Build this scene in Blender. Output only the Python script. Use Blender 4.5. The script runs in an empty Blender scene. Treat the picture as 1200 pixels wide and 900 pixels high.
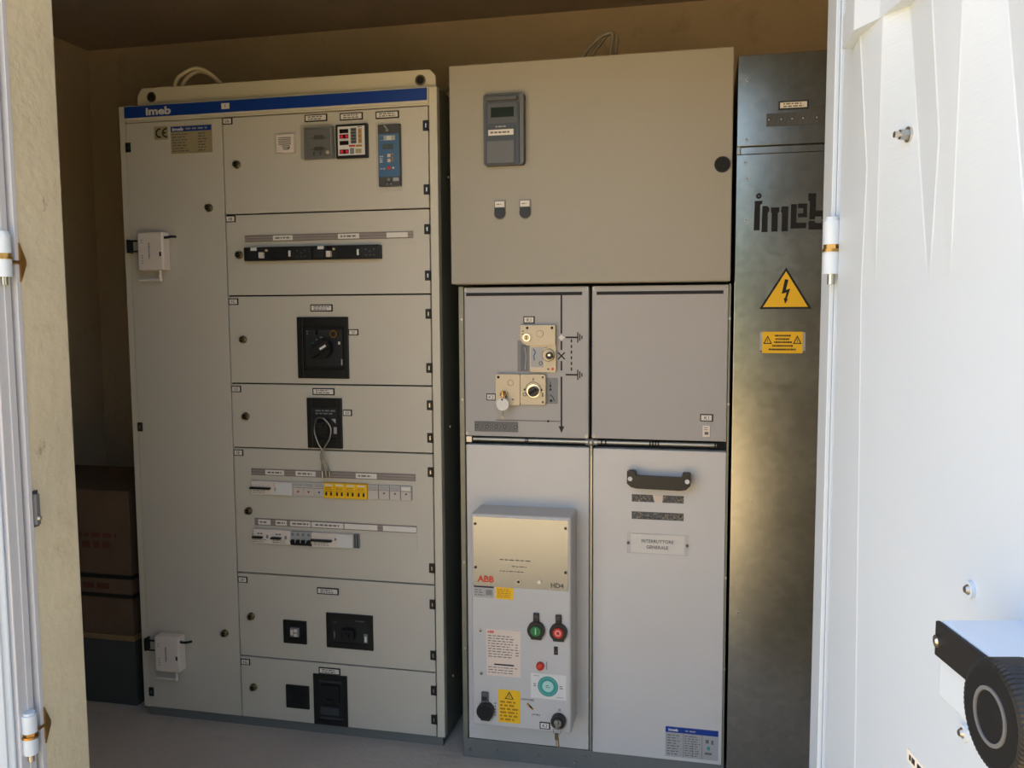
import bpy, bmesh, math, random
from mathutils import Vector, Matrix
random.seed(7)
C = bpy.context.scene.collection
S = bpy.context.scene

# ------------------------------------------------------------------ camera
cd = bpy.data.cameras.new('camera'); cam = bpy.data.objects.new('camera', cd); C.objects.link(cam)
cd.sensor_width = 36.0; cd.lens = 30.0; cd.clip_start = 0.05; cd.clip_end = 200
ra = math.radians
cam.matrix_world = Matrix.Translation((1.8556, -2.4972, 1.3843)) @ Matrix.Rotation(ra(12.449), 4, 'Z') @ \
    Matrix.Rotation(ra(-4.8895), 4, 'X') @ Matrix.Rotation(ra(0.3215), 4, 'Y') @ Matrix.Rotation(ra(90), 4, 'X')
S.camera = cam

# ------------------------------------------------------------------ world, sun, exposure
S.view_settings.view_transform = 'Standard'
try: S.view_settings.look = 'None'
except Exception: pass
S.view_settings.gamma = 1.0
S.view_settings.use_curve_mapping = False
S.view_settings.exposure = 0.86
w = bpy.data.worlds.new('sky'); S.world = w; w.use_nodes = True
bg = w.node_tree.nodes['Background']
SUN_DIR = Vector((-0.55, 0.62, 1.30)).normalized()      # towards the sun: behind the building, a little to the left
sky = w.node_tree.nodes.new('ShaderNodeTexSky'); sky.sky_type = 'NISHITA'; sky.sun_disc = False
sky.sun_elevation = math.asin(SUN_DIR.z); sky.sun_rotation = math.atan2(SUN_DIR.x, SUN_DIR.y)
sky.air_density = 1.0; sky.dust_density = 2.0; sky.ozone_density = 1.0
hs_ = w.node_tree.nodes.new('ShaderNodeHueSaturation'); hs_.inputs['Saturation'].default_value = 0.82
w.node_tree.links.new(sky.outputs['Color'], hs_.inputs['Color']); w.node_tree.links.new(hs_.outputs['Color'], bg.inputs['Color']); bg.inputs[1].default_value = 0.34
sd = bpy.data.lights.new('sun', 'SUN'); sun = bpy.data.objects.new('sun', sd); C.objects.link(sun)
sd.energy = 9.0; sd.color = (1.0, 0.90, 0.74); sd.angle = ra(0.6)
sun.rotation_euler = (-SUN_DIR).to_track_quat('-Z', 'Y').to_euler()
sun.location = (0, 0, 8)

# ------------------------------------------------------------------ materials
def lin(c):
    return tuple(((v/255.0)/12.92 if v/255.0 <= 0.04045 else ((v/255.0+0.055)/1.055)**2.4) for v in c)
MATS = {}
def mat(name, rgb, rough=0.5, metal=0.0, var=0.06, scale=6.0, bump=0.0, bscale=80.0, spec=0.5, emit=None, alpha=None, trans=None):
    m = bpy.data.materials.new(name); m.use_nodes = True; nt = m.node_tree
    b = nt.nodes['Principled BSDF']; b.inputs['Roughness'].default_value = rough; b.inputs['Metallic'].default_value = metal
    b.inputs['Specular IOR Level'].default_value = spec
    c = lin(rgb)
    tc = nt.nodes.new('ShaderNodeTexCoord'); n = nt.nodes.new('ShaderNodeTexNoise'); n.inputs['Scale'].default_value = scale
    n.inputs['Detail'].default_value = 5
    nt.links.new(tc.outputs['Object'], n.inputs['Vector'])
    r = nt.nodes.new('ShaderNodeValToRGB'); r.color_ramp.elements[0].position = .3; r.color_ramp.elements[1].position = .7
    r.color_ramp.elements[0].color = tuple(v*(1-var) for v in c)+(1,); r.color_ramp.elements[1].color = tuple(min(1, v*(1+var)) for v in c)+(1,)
    nt.links.new(n.outputs['Fac'], r.inputs['Fac']); nt.links.new(r.outputs['Color'], b.inputs['Base Color'])
    if bump:
        n2 = nt.nodes.new('ShaderNodeTexNoise'); n2.inputs['Scale'].default_value = bscale; n2.inputs['Detail'].default_value = 6
        nt.links.new(tc.outputs['Object'], n2.inputs['Vector'])
        bp = nt.nodes.new('ShaderNodeBump'); bp.inputs['Strength'].default_value = bump; bp.inputs['Distance'].default_value = .01
        nt.links.new(n2.outputs['Fac'], bp.inputs['Height']); nt.links.new(bp.outputs['Normal'], b.inputs['Normal'])
    if emit:
        b.inputs['Emission Color'].default_value = lin(emit[0])+(1,); b.inputs['Emission Strength'].default_value = emit[1]
    if trans: b.inputs['Transmission Weight'].default_value = trans
    if alpha is not None: b.inputs['Alpha'].default_value = alpha
    MATS[name] = m; return m

mat('paint_lv', (206, 200, 186), .45, 0, .015, 3, .04, 600)
mat('paint_frame', (212, 206, 188), .45, 0, .015, 3)
mat('paint_mv', (165, 159, 144), .5, 0, .015, 3, .03, 500)
mat('case_grey', (202, 200, 197), .42, 0, .02, 4)
mat('panel_grey', (214, 211, 207), .42, 0, .03, 4, .03, 300)
mat('mimic_grey', (176, 173, 171), .5, 0, .02, 4, .05, 700)
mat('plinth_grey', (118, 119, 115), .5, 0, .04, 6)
mat('gap_shade', (14, 14, 13), .8)  # near-black for the shade painted into door and bay gaps
mat('black', (20, 21, 22), .45, 0, .05, 30)
mat('black_matt', (17, 17, 18), .75, 0, .1, 60)
mat('dark_inner', (31, 33, 35), .55, 0, .1, 40)
mat('relay_grey', (84, 87, 90), .5, 0, .05, 20)
mat('relay_light', (104, 106, 108), .5, 0, .03, 20)
mat('relay_dark', (62, 65, 68), .4, 0, .03, 20)
mat('grey_mid', (128, 131, 133), .5)
mat('grey_light', (176, 176, 174), .5)
mat('white', (226, 224, 220), .5, 0, .02, 20)
mat('white_plastic', (230, 219, 208), .35, 0, .02, 20)
mat('paper', (232, 226, 216), .7, 0, .02, 20)
mat('cream', (222, 205, 172), .5, 0, .03, 15)
mat('ink', (28, 28, 30), .7)
mat('ink_grey', (110, 106, 100), .7)
mat('blue', (22, 62, 150), .35, 0, .03, 10)
mat('relay_blue', (30, 96, 146), .35)
mat('yellow', (250, 196, 22), .5, 0, .03, 20)
mat('yellow_dark', (180, 128, 10), .6)
mat('red', (196, 30, 30), .4)
mat('abb_red', (214, 62, 40), .5)
mat('pink', (240, 150, 145), .4)
mat('salmon', (232, 214, 198), .6)
mat('green', (16, 120, 66), .35)
mat('green_light', (150, 226, 176), .4)
mat('teal', (60, 158, 150), .5)
mat('teal_light', (176, 224, 214), .5)
mat('display', (28, 40, 30), .5, spec=.2)
mat('display_blue', (50, 74, 74), .2)
mat('display_off', (34, 16, 18), .25)
mat('display_red', (120, 14, 26), .3, emit=((230, 24, 50), .25))
mat('brass', (180, 142, 84), .32, 1.0, .1, 30)
mat('chrome', (205, 200, 190), .2, 1.0)
mat('latch_metal', (150, 138, 112), .28, 1.0)
mat('steel', (176, 176, 172), .38, 1.0, .05, 20)
mat('plate_metal', (140, 146, 154), .27, 1.0, .03, 4)
mat('rating_metal', (178, 166, 130), .5, .3, .03, 20)
mat('smoked', (150, 144, 132), .12, 0, .02, 10, alpha=.24)
mat('clear', (225, 225, 220), .08, 0, 0, 10, alpha=.08)
mat('window_plastic', (208, 200, 192), .3, 0, .02, 40)
mat('strip_grey', (156, 146, 140), .4)
mat('strip_dark', (136, 124, 118), .5)
mat('galv_rod', (176, 174, 164), .38, .8, .08, 20)
mat('galv_stile', (140, 140, 126), .5, .5, .08, 20)
mat('cable_white', (236, 224, 200), .5)
mat('cable_grey', (150, 145, 132), .55)
mat('door_white', (200, 213, 225), .38, 0, .012, 3, .02, 120)
mat('door_frame', (196, 199, 206), .42, 0, .03, 6)
mat('frame_dark', (120, 125, 136), .5, 0, .05, 10)
mat('blocker', (58, 78, 40), .9, 0, .35, 3)
mat('side_shade', (112, 114, 104), .55, 0, .03, 6)  # cabinet side colour darkened to hold the shade it stands in
mat('cardboard', (104, 84, 66), .85, 0, .1, 12, .1, 200)
mat('wood', (140, 116, 84), .8, 0, .12, 20)
mat('carton_red', (98, 56, 46), .8)
mat('dark_block', (70, 72, 70), .9, 0, .1, 14, .2, 60)
mat('tape', (30, 30, 30), .5)

def concrete(name, rgb, rgb2, stain=None):
    m = mat(name, rgb, .9, 0, .1, 2.2, .35, 45)
    nt = m.node_tree; b = nt.nodes['Principled BSDF']; b.inputs['Specular IOR Level'].default_value = .2
    tc = [n for n in nt.nodes if n.type == 'TEX_COORD'][0]; base = [n for n in nt.nodes if n.type == 'VALTORGB'][0]
    n = nt.nodes.new('ShaderNodeTexNoise'); n.inputs['Scale'].default_value = 9; n.inputs['Detail'].default_value = 9; n.inputs['Roughness'].default_value = .7
    nt.links.new(tc.outputs['Object'], n.inputs['Vector'])
    r = nt.nodes.new('ShaderNodeValToRGB'); r.color_ramp.elements[0].position = .56; r.color_ramp.elements[1].position = .72
    r.color_ramp.elements[0].color = (0, 0, 0, 1); r.color_ramp.elements[1].color = (.6, .6, .6, 1)
    nt.links.new(n.outputs['Fac'], r.inputs['Fac'])
    mx = nt.nodes.new('ShaderNodeMix'); mx.data_type = 'RGBA'
    nt.links.new(r.outputs['Color'], mx.inputs[0]); nt.links.new(base.outputs['Color'], mx.inputs[6]); mx.inputs[7].default_value = lin(rgb2)+(1,)
    nt.links.new(mx.outputs[2], b.inputs['Base Color']); return m
jm = concrete('concrete_jamb', (206, 198, 172), (186, 174, 144)); nt = jm.node_tree; b_ = nt.nodes['Principled BSDF']
src = b_.inputs['Base Color'].links[0].from_socket; tc_ = [n for n in nt.nodes if n.type == 'TEX_COORD'][0]
mp_ = nt.nodes.new('ShaderNodeMapping'); mp_.inputs['Scale'].default_value = (1, 1, .7); nt.links.new(tc_.outputs['Object'], mp_.inputs['Vector'])
n_ = nt.nodes.new('ShaderNodeTexNoise'); n_.inputs['Scale'].default_value = 22; n_.inputs['Detail'].default_value = 7; n_.inputs['Roughness'].default_value = .75; nt.links.new(mp_.outputs['Vector'], n_.inputs['Vector'])
r_ = nt.nodes.new('ShaderNodeValToRGB'); r_.color_ramp.elements[0].position = .64; r_.color_ramp.elements[1].position = .74; r_.color_ramp.elements[0].color = (0, 0, 0, 1); r_.color_ramp.elements[1].color = (.75, .75, .75, 1)
nt.links.new(n_.outputs['Fac'], r_.inputs['Fac']); x_ = nt.nodes.new('ShaderNodeMix'); x_.data_type = 'RGBA'; nt.links.new(r_.outputs['Color'], x_.inputs[0]); nt.links.new(src, x_.inputs[6]); x_.inputs[7].default_value = lin((112, 100, 74))+(1,); nt.links.new(x_.outputs[2], b_.inputs['Base Color'])
concrete('concrete_in', (202, 186, 160), (172, 154, 128))
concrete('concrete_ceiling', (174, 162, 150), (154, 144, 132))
concrete('concrete_floor', (196, 188, 178), (172, 164, 154))
concrete('ground_sand', (206, 177, 130), (188, 159, 114))

def galv(name, rgb):
    m = bpy.data.materials.new(name); m.use_nodes = True; nt = m.node_tree; b = nt.nodes['Principled BSDF']
    b.inputs['Metallic'].default_value = 1.0
    tc = nt.nodes.new('ShaderNodeTexCoord')
    v = nt.nodes.new('ShaderNodeTexVoronoi'); v.inputs['Scale'].default_value = 55
    n = nt.nodes.new('ShaderNodeTexNoise'); n.inputs['Scale'].default_value = 5; n.inputs['Detail'].default_value = 6
    nt.links.new(tc.outputs['Object'], v.inputs['Vector']); nt.links.new(tc.outputs['Object'], n.inputs['Vector'])
    mx = nt.nodes.new('ShaderNodeMix'); mx.data_type = 'FLOAT'; mx.inputs[0].default_value = .75
    sp = nt.nodes.new('ShaderNodeSeparateColor'); nt.links.new(v.outputs['Color'], sp.inputs[0])
    nt.links.new(sp.outputs[0], mx.inputs[2]); nt.links.new(n.outputs['Fac'], mx.inputs[3])
    r = nt.nodes.new('ShaderNodeValToRGB'); c = lin(rgb)
    r.color_ramp.elements[0].position = .25; r.color_ramp.elements[1].position = .75
    r.color_ramp.elements[0].color = tuple(x*.86 for x in c)+(1,); r.color_ramp.elements[1].color = tuple(min(1, x*1.1) for x in c)+(1,)
    nt.links.new(mx.outputs[0], r.inputs['Fac']); nt.links.new(r.outputs['Color'], b.inputs['Base Color'])
    rr = nt.nodes.new('ShaderNodeMapRange'); rr.inputs['To Min'].default_value = .20; rr.inputs['To Max'].default_value = .30
    nt.links.new(mx.outputs[0], rr.inputs['Value']); nt.links.new(rr.outputs[0], b.inputs['Roughness'])
    MATS[name] = m; return m
galv('galvanised', (172, 174, 170))

# ------------------------------------------------------------------ mesh kit
class MB:
    def __init__(s): s.v = []; s.f = []; s.mi = []; s.mats = []; s.sm = []
    def m(s, name):
        if name not in s.mats: s.mats.append(name)
        return s.mats.index(name)
    def add(s, vs, fs, m, smooth=False):
        o = len(s.v); k = s.m(m); s.v += [tuple(p) for p in vs]
        for f in fs: s.f.append(tuple(i+o for i in f)); s.mi.append(k); s.sm.append(smooth)
        return s
    def bm(s, b, m, smooth=False):
        b.verts.ensure_lookup_table(); b.verts.index_update()
        s.add([v.co[:] for v in b.verts], [[v.index for v in f.verts] for f in b.faces], m, smooth); b.free(); return s
    def box(s, x0, x1, y0, y1, z0, z1, m, bev=0.0, seg=2):
        b = bmesh.new(); bmesh.ops.create_cube(b, size=1.0)
        for v in b.verts: v.co = Vector(((x0+x1)/2+v.co.x*(x1-x0), (y0+y1)/2+v.co.y*(y1-y0), (z0+z1)/2+v.co.z*(z1-z0)))
        if bev: bmesh.ops.bevel(b, geom=list(b.edges), offset=bev, segments=seg, affect='EDGES', profile=.5)
        return s.bm(b, m)
    def cyl(s, p0, p1, r, m, n=24, r2=None, smooth=True):
        p0 = Vector(p0); p1 = Vector(p1); d = (p1-p0).normalized(); a = d.orthogonal().normalized(); c = d.cross(a); r2 = r if r2 is None else r2
        vs = []
        for p, q in ((p0, r), (p1, r2)):
            for i in range(n):
                t = 2*math.pi*i/n; vs.append(p+(a*math.cos(t)+c*math.sin(t))*q)
        s.add(vs, [(i, (i+1) % n, n+(i+1) % n, n+i) for i in range(n)], m, smooth)
        s.add(vs[:n], [tuple(range(n-1, -1, -1))], m); s.add(vs[n:], [tuple(range(n))], m); return s
    def disc(s, x, z, y0, y1, r, m, n=28): return s.cyl((x, y1, z), (x, y0, z), r, m, n)
    def ring(s, x, z, y0, y1, r, ri, m, n=28, a0=0.0, a1=2*math.pi):
        full = abs(a1-a0-2*math.pi) < 1e-6; k = n if full else n+1; vs = []
        for i in range(k):
            t = a0+(a1-a0)*i/n; c, q = math.cos(t), math.sin(t)
            vs += [(x+c*r, y0, z+q*r), (x+c*ri, y0, z+q*ri), (x+c*ri, y1, z+q*ri), (x+c*r, y1, z+q*r)]
        fs = []
        for i in range(n if full else n):
            a = 4*i; b = 4*((i+1) % k)
            for j in range(4): fs.append((a+j, b+j, b+(j+1) % 4, a+(j+1) % 4))
        if not full: fs += [(0, 1, 2, 3), tuple(4*(k-1)+j for j in (3, 2, 1, 0))]
        return s.add(vs, fs, m)
    def prism(s, pts, y0, y1, m):                 # polygon in x,z pushed from y0 (front) to y1 (back)
        n = len(pts); vs = [(x, y0, z) for x, z in pts]+[(x, y1, z) for x, z in pts]
        fs = [tuple(range(n)), tuple(range(2*n-1, n-1, -1))]+[(i, n+i, n+(i+1) % n, (i+1) % n) for i in range(n)]
        return s.add(vs, fs, m)
    def line(s, x0, z0, x1, z1, wd, y0, y1, m):
        d = Vector((x1-x0, z1-z0)).normalized(); nx, nz = -d.y*wd/2, d.x*wd/2
        return s.prism([(x0+nx, z0+nz), (x1+nx, z1+nz), (x1-nx, z1-nz), (x0-nx, z0-nz)], y0, y1, m)
    def rrect(s, x0, x1, z0, z1, r, y0, y1, m, n=6):
        pts = []
        for cx, cz, a in ((x1-r, z1-r, 0), (x0+r, z1-r, 90), (x0+r, z0+r, 180), (x1-r, z0+r, 270)):
            for i in range(n+1):
                t = ra(a+90*i/n); pts.append((cx+r*math.cos(t), cz+r*math.sin(t)))
        return s.prism(pts, y0, y1, m)
    def tube(s, pts, r, m, n=10, sub=6):
        P = [Vector(p) for p in pts]; Q = []
        for i in range(len(P)-1):
            p0 = P[max(0, i-1)]; p1 = P[i]; p2 = P[i+1]; p3 = P[min(len(P)-1, i+2)]
            for k in range(sub):
                t = k/sub
                Q.append(.5*((2*p1)+(p2-p0)*t+(2*p0-5*p1+4*p2-p3)*t*t+(3*p1-p0-3*p2+p3)*t**3))
        Q.append(P[-1]); vs = []; a = None
        for i, q in enumerate(Q):
            d = (Q[min(i+1, len(Q)-1)]-Q[max(i-1, 0)]).normalized()
            a = d.orthogonal().normalized() if a is None else (a-d*a.dot(d)).normalized()
            c = d.cross(a)
            vs += [q+(a*math.cos(2*math.pi*j/n)+c*math.sin(2*math.pi*j/n))*r for j in range(n)]
        fs = [(i*n+j, i*n+(j+1) % n, (i+1)*n+(j+1) % n, (i+1)*n+j) for i in range(len(Q)-1) for j in range(n)]
        s.add(vs, fs, m, True); L = len(vs)
        return s.add(vs[:n]+vs[L-n:], [tuple(range(n-1, -1, -1)), tuple(range(n, 2*n))], m)
    def sphere(s, c, r, m, sy=1.0):
        b = bmesh.new(); bmesh.ops.create_uvsphere(b, u_segments=20, v_segments=12, radius=r)
        for v in b.verts: v.co = Vector((c[0]+v.co.x, c[1]+v.co.y*sy, c[2]+v.co.z))
        return s.bm(b, m, True)
    def text(s, txt, cx, cz, h, y, m, wd=None, rot=0.0, thick=.0006):   # lettering centred at cx, cz, cap height h
        vs, fs, W, H, x0, z0 = glyphs(txt)
        k = h/H; kx = k if wd is None else wd/W; cr, sr = math.cos(rot), math.sin(rot); out = []
        for (px, pz, pd) in vs:
            u = (px-x0-W/2)*kx; v = (pz-z0-H/2)*k
            out.append((cx+u*cr-v*sr, y-(thick if pd else 0), cz+u*sr+v*cr))
        return s.add(out, fs, m)
    def scribble(s, x0, x1, z0, z1, rows, y, m, fill=.5, seed=1, cols=None):   # printed lines too small to read
        R = random.Random(seed); ph = (z1-z0)/rows
        for i in range(rows):
            zc = z1-ph*(i+.5); x = x0
            end = x1-(x1-x0)*R.uniform(0, .25)
            while x < end-.001:
                L = R.uniform(.25, .9)*ph*2.2; L = min(L, end-x)
                s.box(x, x+L, y-.0005, y, zc-ph*fill/2, zc+ph*fill/2, m); x += L+ph*.45
        return s
    def xf(s, M): s.v = [tuple(M @ Vector(p)) for p in s.v]; return s

GC = {}
def glyphs(txt):
    if txt in GC: return GC[txt]
    cu = bpy.data.curves.new('lettering', 'FONT'); cu.body = txt.lstrip('*'); cu.size = 1; cu.offset = .035 if txt[0] == '*' else 0; cu.extrude = .01; cu.resolution_u = 3
    ob = bpy.data.objects.new('lettering', cu); C.objects.link(ob)
    dg = bpy.context.evaluated_depsgraph_get(); me = ob.evaluated_get(dg).to_mesh()
    vs = [(v.co.x, v.co.y, v.co.z > 0) for v in me.vertices]; fs = [tuple(p.vertices) for p in me.polygons]
    ob.evaluated_get(dg).to_mesh_clear(); bpy.data.objects.remove(ob); bpy.data.curves.remove(cu)
    xs = [v[0] for v in vs]; zs = [v[1] for v in vs]
    GC[txt] = (vs, fs, max(xs)-min(xs), max(zs)-min(zs), min(xs), min(zs)); return GC[txt]

WL = {}
def build(name, mb, parent=None, label=None):
    me = bpy.data.meshes.new(name)
    xs = [p[0] for p in mb.v]; ys = [p[1] for p in mb.v]; zs = [p[2] for p in mb.v]
    c = Vector(((min(xs)+max(xs))/2, (min(ys)+max(ys))/2, min(zs)))
    me.from_pydata([tuple(Vector(p)-c) for p in mb.v], [], mb.f)
    for n in mb.mats: me.materials.append(MATS[n])
    for p, k, sm in zip(me.polygons, mb.mi, mb.sm): p.material_index = k; p.use_smooth = sm
    b = bmesh.new(); b.from_mesh(me); bmesh.ops.recalc_face_normals(b, faces=list(b.faces)); b.to_mesh(me); b.free()
    o = bpy.data.objects.new(name, me); C.objects.link(o)
    o.location = c-(WL[parent.name] if parent else Vector((0, 0, 0)))
    if parent: o.parent = parent
    WL[o.name] = c
    if label: o['label'] = label
    return o
def thing(name, loc, label, cat, group=None):
    o = bpy.data.objects.new(name, None); o.empty_display_size = .1; C.objects.link(o); o.location = loc; WL[o.name] = Vector(loc)
    return tag(o, label, cat, group)
def tag(o, label, cat, group=None):
    o['label'] = label; o['category'] = cat
    if group: o['group'] = group
    return o
def struct(name, mb, parent=None, label=None, cat=None):
    o = build(name, mb, parent)
    if not parent: o['kind'] = 'structure'
    if label: o['label'] = label
    if cat: o['category'] = cat
    return o

# ------------------------------------------------------------------ the setting
ZC = 2.56
struct('floor', MB().box(-1.0, 2.9, -1.22, 1.12, -.12, 0, 'concrete_floor'), None, 'bare grey concrete floor under the cabinets', 'floor')
struct('ceiling', MB().box(-1.0, 2.9, -1.75, 1.12, ZC, ZC+.12, 'concrete_ceiling'), None, 'dark concrete ceiling slab of the substation', 'ceiling')
struct('wall_back', MB().box(-1.0, 2.9, .95, 1.1, 0, ZC, 'concrete_in'), None, 'dark brown concrete wall behind the cabinets', 'wall')
struct('wall_left', MB().box(-1.0, -.85, -1.1, .95, 0, ZC, 'concrete_in'), None, 'concrete wall at the left end of the room', 'wall')
struct('wall_right', MB().box(2.72, 2.9, -1.1, .95, 0, ZC, 'concrete_in'), None, 'concrete wall at the right end of the room', 'wall')
fw = MB(); fw.box(-1.0, .6905, -1.222, -1.1, -.12, ZC, 'concrete_jamb', .004); fw.box(2.075, 2.9, -1.222, -1.1, -.12, ZC, 'concrete_jamb', .004); fw.box(.6905, 2.075, -1.222, -1.1, 2.24, ZC, 'concrete_jamb')
struct('wall_front', fw, None, 'cream concrete wall edge beside the open doorway', 'wall')
struct('ground', MB().box(-30, 30, -40, -1.222, -.32, -.12, 'ground_sand'), None, 'sandy ground outside the doorway', 'ground')

hd0 = bmesh.new(); bmesh.ops.create_grid(hd0, x_segments=90, y_segments=24, size=.5)  # bumpy green mass added out of view to darken this side and tint reflections
HR = random.Random(3); hv = []
for v in hd0.verts:
    x = 9.5+v.co.x*17; z = -.1+(v.co.y+.5)*3.4; f = (v.co.y+.5)
    hv.append((x+HR.uniform(-.1, .1), -9-(f**3)*1.6+HR.uniform(-.22, .22), z*(1+.06*math.sin(x*1.7))+HR.uniform(-.08, .08)))
for v, q in zip(hd0.verts, hv): v.co = q
tag(build('blocker', MB().bm(hd0, 'blocker')), 'unseen green hedge across the yard outside the doorway', 'blocker')['kind'] = 'structure'

# right door frame post with its hinges, and the open white leaf (door_1)
def hingeset(x, y, zs, parent, r=.0105, flag=1):
    for z in zs:
        h = MB()
        h.cyl((x, y, z+.004), (x, y, z+.036), r, 'door_white', 20); h.cyl((x, y, z-.036), (x, y, z-.006), r, 'door_white', 20)
        h.cyl((x, y, z+.036), (x, y, z+.041), r*.8, 'door_white', 20)
        hb = build('hinge', h, parent)
        p = MB(); p.cyl((x, y, z-.006), (x, y, z-.002), r*1.12, 'brass', 24); p.cyl((x, y, z-.002), (x, y, z+.004), r*1.0, 'brass', 6, smooth=False); p.cyl((x, y, z-.05), (x, y, z-.036), r*.45, 'chrome', 12)
        build('pin', p, hb, 'brass washer and pin between the white knuckles')
fr = MB()
fr.box(2.036, 2.0745, -1.236, -1.105, -.10, 2.238, 'door_white', .002)
fr.box(2.0300, 2.036, -1.2365, -1.2255, -.10, 2.238, 'door_white', .001)
tr1 = struct('trim_1', fr, None, 'white steel frame post the right door leaf hangs on', 'door frame')
HX, HY = 2.0305, -1.248
hingeset(HX, HY, (1.4685, .55), tr1, .0115)

OX, OY = 2.0350, -1.255
dvec = Vector((.20082, -.97963, 0)); nvec = Vector((-.97963, -.20082, 0))
DM = Matrix(((dvec.x, nvec.x, 0, OX), (dvec.y, nvec.y, 0, OY), (0, 0, 1, 0), (0, 0, 0, 1)))   # door space: u along the leaf, p out of its inner face, z
def dxf(mb): return mb.xf(DM)
WD = .672
def flute(u, z):                                           # pressed flutes that fade out downwards
    per = .178
    if z <= 1.41 or z >= 2.05: a = 0.0
    elif z <= 1.715: a = (z-1.41)/(1.715-1.41)
    else: a = max(0.0, 1-(z-1.715)/(2.05-1.715))
    return a
leaf = MB(); zs = [-.06, .4, .9, 1.41]+[1.41+.305*i/60 for i in range(1, 61)]+[1.715+.335*i/40 for i in range(1, 41)]+[2.20]
rows = []
BASE = .009                                                # the panel stands a little proud of the hinge margin
for z in zs:
    a = flute(0, z); row = [(0.0, -.006, z), (.004, -.002, z), (.018, 0.0, z)]
    t = 1-a                                                # far edge, two crest edges and near edge of each flute
    far = .205+.066*t; cl = .250+.0566*t if t < .53 else .280-.009*(t-.53)/.47; cr = cl+.0003 if t < .53 else .280+.033*(t-.53)/.47
    pc = .0140*a; pn = .0155*a; bd = .0006*min(1.0, a*6)
    def pt(u0, p): row.append((u0+2.15*(p+BASE), p+BASE, z))
    for k in range(3):
        o = .178*(k-1); n0 = .317-.003*t
        if k: pt(far+o-.0035, bd); pt(far+o, 0.0)
        l = cl+o if k else cl+o+max(0.0, 1.41-z)*.04
        r_ = max(cr, far+.0006)+o if k else max(cr+o, l+.008)
        pt(max(l, far+o+.0003 if k else l), pc+(.0007 if k == 0 else bd)); pt(max(l, far+o+.0003 if k else l)+.004, pc)
        pt(max(r_, l+.0045), pc); pt(max(n0+o, r_+.001, l+.006), pn+bd); pt(max(n0+o, r_+.001, l+.006)+.0035, pn)
    row += [(.66, BASE, z), (WD-.003, BASE-.002, z), (WD, -.006, z)]
    for q in range(1, len(row)):                           # keep the points in order along the leaf
        if row[q][0] <= row[q-1][0]: row[q] = (row[q-1][0]+.0002, row[q][1], row[q][2])
    rows.append(row)
nc = len(rows[0]); vs = [p for r_ in rows for p in r_]; fs = [(i*nc+j, i*nc+j+1, (i+1)*nc+j+1, (i+1)*nc+j) for i in range(len(rows)-1) for j in range(nc-1)]
leaf.add(vs, fs, 'door_white')
leaf.box(0, WD, -.04, -.006, -.06, 2.20, 'door_white')
door1 = struct('door_1', dxf(leaf), None, 'open white sheet metal door leaf with pressed tapering flutes', 'door')
# band that follows the flutes at the level where they are deepest
band = MB(); prof = [(.027, .004), (.098, .0175), (.101, .0175), (.143, .005), (.205, .005), (.276, .0175), (.279, .0175), (.321, .005), (.383, .005), (.454, .0175), (.457, .0175), (.499, .005), (.605, .005)]
vs = []; 
for (u, p) in prof: vs += [(u+.045, p+.021, 1.709), (u+.045, p+.021, 1.749), (u+.045, p-.03, 1.749), (u+.045, p-.03, 1.709)]
fs = []
for i in range(len(prof)-1):
    for j in range(4): fs.append((4*i+j, 4*i+4+j, 4*i+4+(j+1) % 4, 4*i+(j+1) % 4))
fs += [(0, 1, 2, 3), tuple(4*(len(prof)-1)+j for j in (3, 2, 1, 0))]
band.add(vs, fs, 'door_white'); build('ledge', dxf(band), door1)
for (u, z, big) in ((.238, 1.571, 1), (.398, 1.123, 0), (.398, .984, 0)):
    b = MB(); q0 = BASE
    if big: b.cyl((u, q0+0, z), (u, q0+.004, z), .0085, 'chrome', 16); b.cyl((u, q0+.004, z), (u, q0+.012, z), .006, 'steel', 6, smooth=False); b.cyl((u, q0+.012, z), (u, q0+.018, z), .0035, 'chrome', 12)
    else: b.cyl((u, q0+0, z), (u, q0+.004, z), .008, 'door_white', 16); b.cyl((u, q0+.004, z), (u, q0+.007, z), .005, 'steel', 16, r2=.003)
    build('bolt', dxf(b), door1)
lb = MB(); lb.box(.281, .364, BASE, BASE+.001, .893, .907, 'paper'); 
for i, (a, c) in enumerate(((.268, .272), (.274, .281), (.287, .299), (.303, .306), (.312, .325))): lb.box(a+.019, c+.019, BASE+.001, BASE+.0014, .897, .903, 'ink')
build('sticker', dxf(lb), door1)
lk = MB(); lk.box(.476, .664, 0, .076, 1.056, 1.1235, 'door_white', .003); lk.box(.505, .664, 0, .05, 1.02, 1.056, 'door_white', .003)
lc = build('lock_case', dxf(lk), door1, 'white lock case on the inner face')
st = MB(); st.box(.476, .650, .076, .080, 1.093, 1.1225, 'black_matt', .0008); st.cyl((.484, .08, 1.1075), (.484, .083, 1.1075), .0055, 'chrome', 16); st.cyl((.484, .083, 1.1075), (.484, .0845, 1.1075), .004, 'chrome', 16, r2=.002)
build('lever_bar', dxf(st), lc, 'black flat bar with a chrome screw')
kn = MB(); KU, KZ = .622, 1.110
b = bmesh.new(); n = 128; prof = [(.0, .080), (.033, .080), (.037, .083), (.0385, .086), (.0385, .108), (.037, .1115), (.033, .1125), (.0, .1125)]
vs = []; 
for (r, p) in prof[1:-1]:
    for i in range(n):
        rr = r-(.0008 if i % 2 and r > .0365 else 0); t = 2*math.pi*i/n; vs.append((KU+rr*math.cos(t), p, KZ+rr*math.sin(t)))
k = len(prof)-2; fs = [(i*n+j, i*n+(j+1) % n, (i+1)*n+(j+1) % n, (i+1)*n+j) for i in range(k-1) for j in range(n)]+[tuple(range(n)), tuple(range((k-1)*n, k*n))]
kn.add(vs, fs, 'black'); b.free()
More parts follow.
